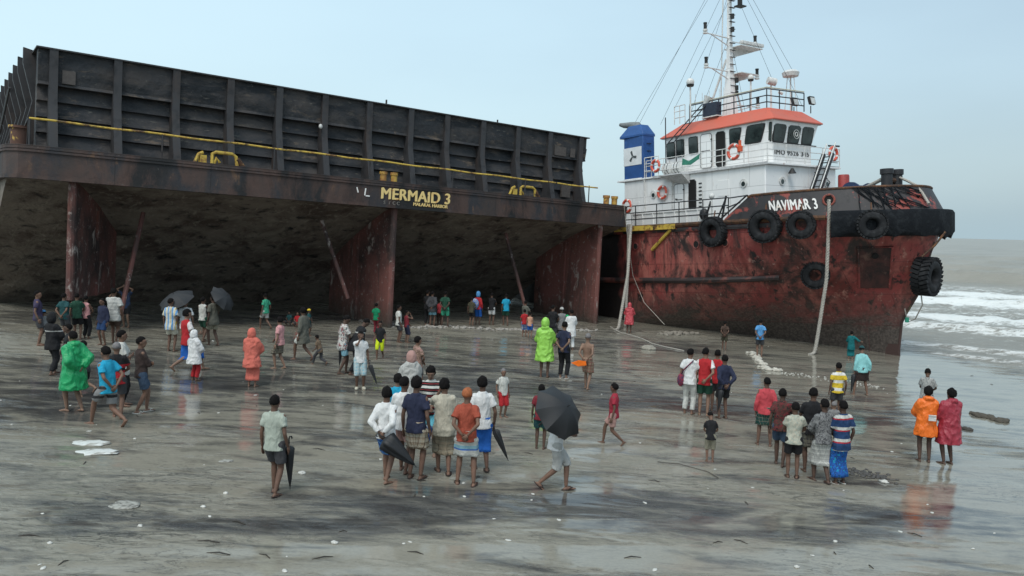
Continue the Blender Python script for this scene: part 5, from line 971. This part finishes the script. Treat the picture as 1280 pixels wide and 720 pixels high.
u = P(428, 467, 391, 60, 'step', 'hang', 'clasp', ('loose', 'leaf:offw:dred:dteal'), ('shorts', 'sky'), 'man in patterned white shirt and pale blue shorts, umbrella at his side', lean=6, head=20)
folded(u['L']+Vector((0, 0, .1)), u['L']+Vector((-.05, 0, -.6)), 'black furled umbrella held by the man in the patterned white shirt', bk)
P(442, 468, 392, 60, 'step', 'clasp', 'low', ('bulky', 'bar:black:lgrey'), ('trousers', 'black'), 'person in black rain jacket bending forward beside the white tee', lean=28, head=15, hgt=1.75)
u = P(450, 487, 412, 165, 'stand', 'hang', 'face', ('tee', 'white'), ('long_shorts', 'plaid:sky:offw'), 'youth in white tee rubbing his face, pale blue patterned shorts', feet='boot')
folded(u['L']+Vector((0, 0, .06)), u['L']+Vector((.25, -.1, -.55)), 'black furled umbrella slanting down behind the youth in pale blue shorts', bk)
P(470, 418, 378, 20, 'stand', 'hang', 'hang', ('tee', 'green'), ('trousers', 'dred'), 'child in green tee and dark red trousers by the middle skeg', kid=.7)
P(475, 448, 399, 185, 'strideR', 'hang', 'hang', ('tee', 'black'), ('long_shorts', 'lyel'), 'boy in black tee and bright yellow shorts walking towards us', kid=.8)
P(498, 428, 380, 60, 'stand', 'hang', 'hang', ('tee', 'offw'), ('shorts', 'dgrey'), 'boy in white tee standing next to the boy in the red vest', kid=.5)
P(508, 428, 387, 50, 'stand', 'clasp', 'phone', ('tank', 'dred'), ('long_shorts', 'navy'), 'boy in red vest and navy shorts with one raised hand', kid=.7)
# ---- central big group
P(521, 492, 419, 60, 'stand', 'clasp', 'clasp', ('loose', 'print:mbrown:hpink'), ('shorts', 'dgrey'), 'man in brown printed shirt behind the woman in the pink headscarf', hair='bushy')
P(513, 530, 438, 350, 'stand', 'clasp', 'front', ('shawl', 'lgrey'), ('skirt', 'lgrey'), 'woman in dusty pink headscarf and light grey dress', hair='hood:hpink')
P(496, 567, 463, 20, 'step', 'clasp', 'front', ('tee', 'turq'), ('shorts', 'orange'), 'youth in cyan shirt half hidden behind the man in white', hair='bushy')
P(504, 590, 466, 10, 'step', 'clasp', 'clasp', ('tee', 'white'), ('shorts', 'hpink'), 'youth in white shirt squeezed behind the navy shirt')
P(537, 568, 453, 185, 'stand', 'clasp', 'clasp', ('tee', 'stripe:black:offw:red'), ('shorts', 'ltur'), 'man in black, white and red striped tee facing the camera', hair='bushy', head=22)
u = P(482, 602, 479, 20, 'step', 'behind', 'behind', ('long', 'white'), ('lungi_short', 'plaid:blue:dblue:sky'), 'man in white long sleeved shirt and blue plaid lungi, hands behind', hair='bushy', skin=0)
folded(u['R']+Vector((-.02, -.05, .04)), u['R']+Vector((.62, -.12, -.48)), 'black half furled umbrella held behind the man in the white long sleeves', bk, .13)
P(519, 598, 467, 15, 'stand', 'hang', 'hang', ('tee', 'navy'), ('lungi_short', 'plaid:sand:cream:brown'), 'man in dark navy tee and beige plaid lungi', hair='bushy', feet='sandal', skin=1)
P(554, 592, 469, 350, 'step', 'phone', 'low', ('loose', 'cream'), ('lungi_mid', 'plaid:khaki:sand:mbrown'), 'man in cream shirt and brown plaid lungi lifting a phone to his face', hair='bushy', feet='sandal', skin=0)
P(582, 606, 480, 5, 'apart', 'behind', 'behind', ('tee', 'rust'), ('lungi_short', 'wide:offw:sky:blue'), 'man with orange hair, rust red shirt and white lungi with blue stripes', hair='henna', feet='sandal', skin=0)
u = P(601, 588, 467, 345, 'step', 'hang', 'hang', ('tee', 'white'), ('lungi_mid', 'blue'), 'man in white tee and long blue lungi at the right of the group', hair='bushy', feet='sandal', skin=1)
folded(u['R']+Vector((-.02, -.02, .05)), u['R']+Vector((.28, -.1, -.6)), 'black furled umbrella pointing down from the man in the blue lungi', bk, .055)
g = at(533, 590); folded((g.x, g.y, g.z+.95), (g.x-.05, g.y, g.z+.3), 'blue and white furled umbrella between the plaid lungis', cloth('vert:blue:offw'), .085)
P(628, 521, 459, 150, 'stand', 'hang', 'hang', ('tee', 'offw'), ('long_shorts', 'red'), 'thin boy in white tee and red shorts standing apart', kid=.8, hair='grey')
P(343, 618, 489, 12, 'step', 'hang', 'hang', ('tee', 'sage'), ('shorts', 'dgrey'), 'man in pale sage polo shirt and dark shorts standing alone in front', hair='short', feet='sandal', skin=1)
g = at(361, 614); folded((g.x, g.y, g.z+.86), (g.x+.02, g.y, g.z+.03), 'black furled umbrella standing upright beside the man in sage polo', bk, .065)
# ---- under the barge, middle
P(534, 407, 366, 20, 'stand', 'clasp', 'clasp', ('tee', 'black'), ('trousers', 'black'), 'dark dressed person left of the grey jacket under the barge', hgt=1.6)
P(540, 408, 363, 10, 'stand', 'behind', 'behind', ('bulky', 'dgrey'), ('shorts', 'sky'), 'person in dark grey jacket and light blue shorts under the barge')
P(549, 407, 374, 10, 'stand', 'clasp', 'clasp', ('tank', 'pred'), ('trousers', 'brown'), 'child in pinkish red vest between the grey jacket and the green shirt', kid=.6)
P(556, 409, 363, 5, 'apart', 'behind', 'behind', ('tee', 'dgreen'), ('shorts', 'bgreen'), 'man in dark green shirt and green shorts with hands behind')
P(589, 407, 371, 20, 'stand', 'hang', 'clasp', ('tee', 'olive'), ('shorts', 'black'), 'child in olive shirt beside the red jacket', kid=.6)
u = P(597, 406, 364, 20, 'stand', 'hang', 'hang', ('long', 'red'), ('long_shorts', 'blue'), 'youth in red shirt, blue trousers and blue hood under the barge', hair='hood:lblue')
q = MB(); c_ = u['W']((-.1, -.2, 1.12)); q.ell(c_, (.2, .13, .26), None, 12, 8); tag(q.build('shoulder_bag', cloth('print:blue:offw'), None, True), 'blue and white bag slung on the youth in the red shirt', 'bag')
P(614, 406, 365, 15, 'stand', 'phone', 'clasp', ('tee', 'black'), ('shorts', 'white'), 'person in black top and white shorts holding hands up to the face')
P(632, 407, 366, 345, 'step', 'hang', 'clasp', ('tee', 'turq'), ('shorts', 'dgreen'), 'youth in cyan tee and green shorts under the barge')
P(656, 416, 375, 40, 'stand', 'clasp', 'clasp', ('loose', 'drab'), ('shorts', 'dgrey'), 'man in drab grey green shirt behind the two small children')
P(655, 421, 386, 10, 'stand', 'hang', 'clasp', ('tee', 'red'), ('long_shorts', 'print:blue:offw'), 'small child in red tee and blue printed shorts', kid=.9)
P(662, 423, 390, 15, 'stand', 'hang', 'hang', ('tank', 'peach'), ('shorts', 'blue'), 'small child in peach top next to the child in red', kid=.9)
# ---- centre right
P(680, 472, 397, 10, 'stand', 'clasp', 'clasp', ('poncho', 'lime:wet'), ('shorts', 'black'), 'person in lime green hooded rain poncho', hair='hood:lime:wet')
P(690, 432, 380, 20, 'stand', 'clasp', 'clasp', ('tee', 'black'), ('shorts', 'dgrey'), 'dark clothed man behind the lime poncho')
P(701, 432, 383, 350, 'stand', 'clasp', 'clasp', ('loose', 'grey'), ('shorts', 'dgrey'), 'man in grey shirt behind the navy tee', hair='cap:lgrey')
P(708, 436, 393, 200, 'stand', 'clasp', 'clasp', ('tee', 'dgreen'), ('shorts', 'dgrey'), 'person in bright green cap beside the long white robe', hair='cap:pgreen', kid=.3)
P(713, 438, 386, 350, 'stand', 'clasp', 'clasp', ('kurta', 'white'), ('trousers', 'white'), 'man in long white robe and trousers')
P(704, 473, 400, 25, 'stand', 'behind', 'behind', ('tee', 'navy'), ('trousers', 'black'), 'man in navy tee and black trousers with hands behind', feet='white')
u = P(733, 486, 414, 25, 'step', 'behind', 'behind', None, ('lungi_short', 'plaid:sand:dred:mbrown'), 'bare chested man in reddish plaid lungi', hair='grey', skin=2)
q = MB(); c_ = u['L']+Vector((-.2, -.05, -.05)); q.rings([[c_+Vector((x, .03*math.sin(x*20)+y, z)) for x, z in ((-.22, .02), (.0, .1), (.2, .08), (.22, -.03), (-.02, -.07))] for y in (-.03, .03)]); tag(q.build('orange_cloth', cloth('orange'), None, 30), 'bright orange cloth held by the bare chested man', 'cloth')
P(675, 561, 478, 10, 'stand', 'hang', 'hang', ('tee', 'dred'), ('shorts', 'dteal'), 'child in dark red shirt and teal shorts behind the big umbrella', kid=.4)
u = P(693, 612, 490, 80, 'cross', 'hold', 'carry', ('tee', 'white'), ('long_shorts', 'lgrey'), 'walker in white shirt and grey shorts hidden under a big black umbrella', feet='sandal', skin=0, hgt=1.66)
ap_ = u['W']((0, .0, 1.66))+Vector((.16, -.36, .0)); umbrella(ap_, ap_-Vector((.42, -.46, .42)), .5, 'big black umbrella with a small yellow mark covering the walker', bk, .5)
P(766, 556, 475, 285, 'strideR', 'hang', 'hang', ('tee', 'wine'), ('shorts', 'hpink'), 'boy in wine red tee walking left', kid=.5, skin=1)
P(786, 416, 378, 10, 'stand', 'clasp', 'clasp', ('poncho', 'pred:wet'), ('shorts', 'dgrey'), 'figure in red raincoat by the hanging ropes', hair='hood:pred:wet')
u = P(860, 517, 433, 30, 'stand', 'hang', 'clasp', ('tee', 'white'), ('trousers', 'plaid:offw:lgrey'), 'man in white tee and pale checked trousers', skin=0)
q = MB(); c_ = u['W']((-.2, -.08, .9)); q.ell(c_, (.1, .07, .17), None, 12, 8); q.tube([c_+Vector((0, 0, .14)), u['W']((-.1, -.14, 1.2)), u['W']((.12, -.1, 1.44))], .018, 5); tag(q.build('shoulder_bag', cloth('print:purple:wine'), None, True), 'purple bag hanging at the hip of the man in checked trousers', 'bag')
P(894, 514, 435, 20, 'stand', 'clasp', 'clasp', ('tee', 'red'), ('shorts', 'dgrey'), 'boy in plain red tee between the red jersey and the navy shirt')
u = P(879, 519, 432, 20, 'stand', 'hang', 'behind', ('tee', 'side:red:white'), ('shorts', 'dgreen'), 'youth in red jersey with white sleeves beside the checked trousers')
u = P(903, 523, 441, 350, 'stand', 'behind', 'behind', ('long', 'navy'), ('shorts', 'black'), 'man in navy shirt at the right of the group of four', hair='short', feet='sandal')
folded(u['L']+Vector((-.12, -.05, .05)), u['L']+Vector((-.22, -.1, -.62)), 'black furled umbrella held low between the red jersey and the navy shirt', bk)
P(887, 577, 513, 10, 'stand', 'clasp', 'clasp', ('tee', 'black'), ('long_shorts', 'khaki'), 'small boy in black tee and khaki shorts with his head bowed', kid=.8, head=35, lean=10)
P(905, 437, 400, 15, 'step', 'behind', 'behind', ('tee', 'brown'), ('shorts', 'olive'), 'man in dark brown tee close to the red hull')
P(949, 446, 398, 15, 'stand', 'behind', 'behind', ('tee', 'lblue'), ('shorts', 'dgrey'), 'youth in bright blue tee close to the red hull', hair='short')
# ---- right group
P(1045, 522, 453, 5, 'stand', 'hang', 'hang', ('tee', 'wide:yellow:white'), ('shorts', 'dgrey'), 'boy in yellow and white tee behind the tight group', kid=.4, hgt=1.5)
P(955, 557, 469, 15, 'apart', 'hang', 'hang', ('long', 'pred'), ('lungi_short', 'plaid:dteal:dgreen:sand'), 'man in pinkish red shirt and dark teal plaid lungi stepping left', skin=1)
P(974, 582, 482, 25, 'step', 'hang', 'clasp', ('tee', 'print:brown:dred:black'), ('shorts', 'denim'), 'youth in dark maroon patterned tee at the left of the tight group', skin=3)
P(1012, 590, 481, 10, 'stand', 'clasp', 'clasp', ('tee', 'black'), ('lungi_short', 'plaid:dgrey:khaki'), 'tall youth in plain black tee in the tight group', hair='short', skin=1)
P(990, 597, 500, 15, 'stand', 'clasp', 'clasp', ('tee', 'print:cream:sage'), ('shorts', 'black'), 'boy in cream printed shirt and black shorts', kid=.5, feet='sandal', skin=1)
P(1040, 560, 500, 5, 'stand', 'clasp', 'clasp', ('tee', 'grey'), ('shorts', 'dgrey'), 'grey haired child hidden in the middle of the tight group', kid=.7, hair='grey')
P(1026, 602, 494, 350, 'step', 'clasp', 'clasp', ('long', 'print:grey:dgrey'), ('lungi_mid', 'plaid:offw:grey'), 'youth in grey printed shirt and white checked lungi', feet='sandal', skin=3)
P(1049, 604, 497, 340, 'stand', 'clasp', 'hang', ('loose', 'wide:dblue:offw:red'), ('lungi', 'print:blue:dblue:turq'), 'youth in navy, white and red striped shirt and long blue lungi', hair='short', feet='white', skin=3)
u = P(1076, 494, 430, 5, 'splay', 'hang', 'hang', ('long', 'cyan'), ('lungi_short', 'dbrown'), 'man in pale cyan shirt and dark lungi leaning forward near the water', lean=12, hair='cap:dteal', head=10)
folded(u['L']+Vector((0, 0, .08)), u['L']+Vector((-.12, -.1, -.62)), 'black furled umbrella held by the man in pale cyan', bk)
P(1063, 449, 413, 20, 'stand', 'clasp', 'out', ('kurta', 'teal'), ('skirt', 'teal'), 'woman in teal dress at the foot of the tug stem', hair='bun')
P(1156, 528, 459, 40, 'stand', 'clasp', 'clasp', ('loose', 'print:lgrey:grey'), ('shorts', 'dgrey'), 'boy in light grey printed shirt behind the orange raincoat', kid=.5, head=25)
u = P(1155, 577, 480, 15, 'stand', 'clasp', 'clasp', ('coat', 'orange:wet'), ('shorts', 'dgrey'), 'youth in bright orange raincoat with a small white patch', hair='bushy', skin=3)
q = MB(); q.rings([[Vector((x, -.235-y, z)) for x, z in ((-.02, 1.0), (.13, 1.0), (.13, 1.13), (-.02, 1.13))] for y in (0, .03)]); q.build('coat_patch', cloth('stripe:white:lgrey'), u['root'], 20)
P(1184, 580, 483, 350, 'stand', 'clasp', 'clasp', ('poncho', 'wine:wet'), ('shorts', 'dgrey'), 'youth in wine red rain poncho beside the orange raincoat', hair='bushy', skin=3)
# ================================================================== THINGS LYING ON THE BEACH
scrapm = simple('white_scrap', (.52, .51, .47), .6, 0, .2, 20, .3)
def pebble(px, py, s, label, name='shell_fragment', cat='debris', group=None, m=scrapm, flat=.35, asp=1.5, yaw=0):
    g = at(px, py); g.z = float(gz(np.array([[g.x]]), np.array([[g.y]]))[0, 0]); q = MB(); q.ell((0, 0, 0), (s*asp, s, s*flat), Matrix.Rotation(yaw, 3, 'Z'), 14, 9)
    q.v = [tuple(Vector(v)*(1+.5*mnoise.noise(Vector(v)*(1.6/s)+Vector((px, py, 0)))+.2*mnoise.noise(Vector(v)*(5/s)))+Vector((0, 0, s*flat*.3))) for v in q.v]; o = q.build(name, m, None, True); o.location = g; return tag(o, label, cat, group)
sheetm = blotch('muddy_plastic_sheet', [((.3, .28, .24), 5, .5, .62, None)], (.62, .63, .6), .4, .3, .01, 20)
pebble(114, 554, .2, 'upper of two pale crumpled plastic sheets on the wet mud', 'plastic_sheet', 'plastic sheet', 'pale plastic sheets lying on the mud', sheetm, .10, 1.9)
pebble(123, 566, .2, 'lower of two pale crumpled plastic sheets on the wet mud', 'plastic_sheet', 'plastic sheet', 'pale plastic sheets lying on the mud', sheetm, .10, 1.9)
foamm = blotch('dried_foam', [((.12, .11, .095), 14, .45, .6, None)], (.36, .35, .31), .6, .5, .01, 30)
for x, y, s, l in ((377, 592, .075, 'white lump lying right of the furled umbrella of the man in sage polo'), (418, 679, .055, 'white scrap low in the picture, left of centre'), (175, 658, .045, 'pale folded scrap in the lower left foreground'), (282, 617, .05, 'white scrap left of the man in sage polo'), (254, 634, .045, 'white scrap on the dark streak below the sage polo man'),
                   (62, 680, .04, 'small pale lump at the lower left corner'), (1044, 678, .045, 'white lump in the lower right foreground'), (996, 709, .045, 'white scrap at the bottom edge, right of centre'), (266, 427, .06, 'white scrap beside the man in grey brown shirt'), (1105, 604, .09, 'flat grey stone by the churned mud patch right of the tight group')):
    pebble(x, y, s*.72, l, 'white_scrap', 'debris', 'larger white scraps on the mud', flat=.6, asp=1.25, yaw=x)
pebble(155, 632, .17, 'round patch of dried foam on the mud, lower left', 'foam_patch', 'foam', None, foamm, .05); pebble(281, 576, .1, 'small round foam patch on the mud behind the sage polo man', 'foam_patch', 'foam', None, foamm, .05)
rg = random.Random(11); taken = 0
stkm = simple('dark_driftwood', (.045, .038, .03), .8)
for i in range(60):
    x = rg.uniform(0, 1280); y = 415+(rg.random()**.8)*300
    pebble(x, y, rg.uniform(.006, .017)*(1+y/900), 'tiny pale shell bits strewn over the wet mud', 'shell_fragment', 'shell', 'tiny shell bits strewn over the mud', asp=rg.uniform(1, 2), yaw=rg.random()*3)
for i in range(40):
    x = rg.uniform(0, 1280); y = 430+(rg.random()**.8)*285; g = at(x, y); a = rg.random()*3.1; L = rg.uniform(.04, .16); d = Vector((math.cos(a), math.sin(a)*.6, -.04*math.cos(a)))*L; q = MB(); q.tube([-d, Vector((rg.uniform(-.02, .02), .02, .012)), d], [.006, .009, .004], 5); o = q.build('driftwood_twig', stkm, None, True); g.z = float(gz(np.array([[g.x]]), np.array([[g.y]]))[0, 0])+.004; o.location = g; tag(o, 'short dark twigs scattered on the wet mud', 'twig', 'dark twigs scattered on the mud')
def onz(p, h=.03): p = Vector(p); p.z = float(gz(np.array([[p.x]]), np.array([[p.y]]))[0, 0])+h; return p
def groundline(name, pix, r, m, label, cat, h=.02):
    P_ = [onz(at(x, y), h) for x, y in pix]; return wtube(name, P_, r, m, label, cat)
groundline('driftwood_stick', [(822, 578), (850, 581), (885, 591), (898, 599)], .007, stkm, 'long thin stick below the boy in khaki shorts', 'stick')
groundline('shore_rope', [(763, 409), (775, 416), (790, 420), (803, 424), (815, 430), (830, 434), (855, 439)], .028, rope, 'thin pale rope snaking over the mud from the hanging ropes', 'rope')
def heap(label, name, cat, pix, n, s0, s1, m, seed, spread_=.3):
    rg = random.Random(seed); q = MB(); pts = [onz(at(x, y), 0) for x, y in pix]; c0 = pts[0].copy()
    for i in range(n):
        t_ = rg.random()*(len(pts)-1); k_ = int(t_); p = pts[k_].lerp(pts[min(k_+1, len(pts)-1)], t_-k_)+Vector((rg.gauss(0, spread_*.5), rg.gauss(0, spread_*.5), 0)); s = rg.uniform(s0, s1); p = onz(p, s*.25)
        q2 = MB(); q2.ell((0, 0, 0), (s*1.3, s, s*.6), Matrix.Rotation(rg.random()*3, 3, 'Z'), 9, 6); q.addm([Vector(v)*(1+.4*mnoise.noise(Vector(v)*(2/s)+Vector((i, 0, 0))))+p-c0 for v in q2.v], q2.f)
    o = q.build(name, m, None, True); o.location = c0; return tag(o, label, cat)
h_ = heap('pale crumpled sacking and foam trailing over the mud by the youth in blue', 'sacking_heap', 'sacking', [(938, 441), (945, 446), (950, 453), (957, 461), (973, 464)], 70, .04, .12, simple('sacking', (.46, .43, .37), .9), 1, .14)
tag(heap('line of pale rubble and shells lying behind the people under the barge', 'rubble_line', 'rubble', [(500, 410), (560, 409), (620, 412), (680, 413), (740, 413)], 260, .03, .09, simple('rubble', (.30, .28, .25), .9), 2, .35), kind='stuff')
tag(heap('scatter of pale shells edging the puddle near the man in cyan', 'shell_band', 'shells', [(975, 466), (1010, 470), (1060, 478), (1100, 485)], 90, .012, .035, simple('shell_pale', (.42, .4, .36), .8), 3, .5), kind='stuff')
heap('pile of seaweed and driftwood at the right edge of the beach', 'seaweed_pile', 'seaweed', [(1222, 519), (1235, 522), (1252, 527)], 60, .03, .11, simple('seaweed', (.07, .06, .045), .9), 4, .16)
heap('small dark clump of weed right of the wine red poncho', 'seaweed_clump', 'seaweed', [(1203, 536), (1210, 538)], 16, .03, .08, stkm, 5, .1)
heap('tangled grey driftwood at the foot of the middle skeg', 'driftwood_tangle', 'driftwood', [(482, 407), (470, 405), (455, 402)], 50, .05, .2, simple('driftwood_grey', (.12, .11, .1), .9), 6, .3)
heap('mound of stones lying by the thin shore rope', 'stone_mound', 'stones', [(808, 436), (813, 437)], 22, .07, .2, simple('mound_stone', (.26, .24, .2), .9), 8, .14)
heap('flat slab of sand crust against the red hull', 'sand_crust', 'sand', [(830, 419), (845, 417), (862, 418)], 40, .06, .16, simple('crust', (.2, .18, .15), .9), 9, .3)
tag(heap('churned lumps of dark mud right of the tight group', 'mud_churn', 'mud', [(1060, 590), (1085, 592), (1108, 598)], 120, .012, .04, simple('dark_mud', (.06, .055, .05), .6), 10, .35), kind='stuff')
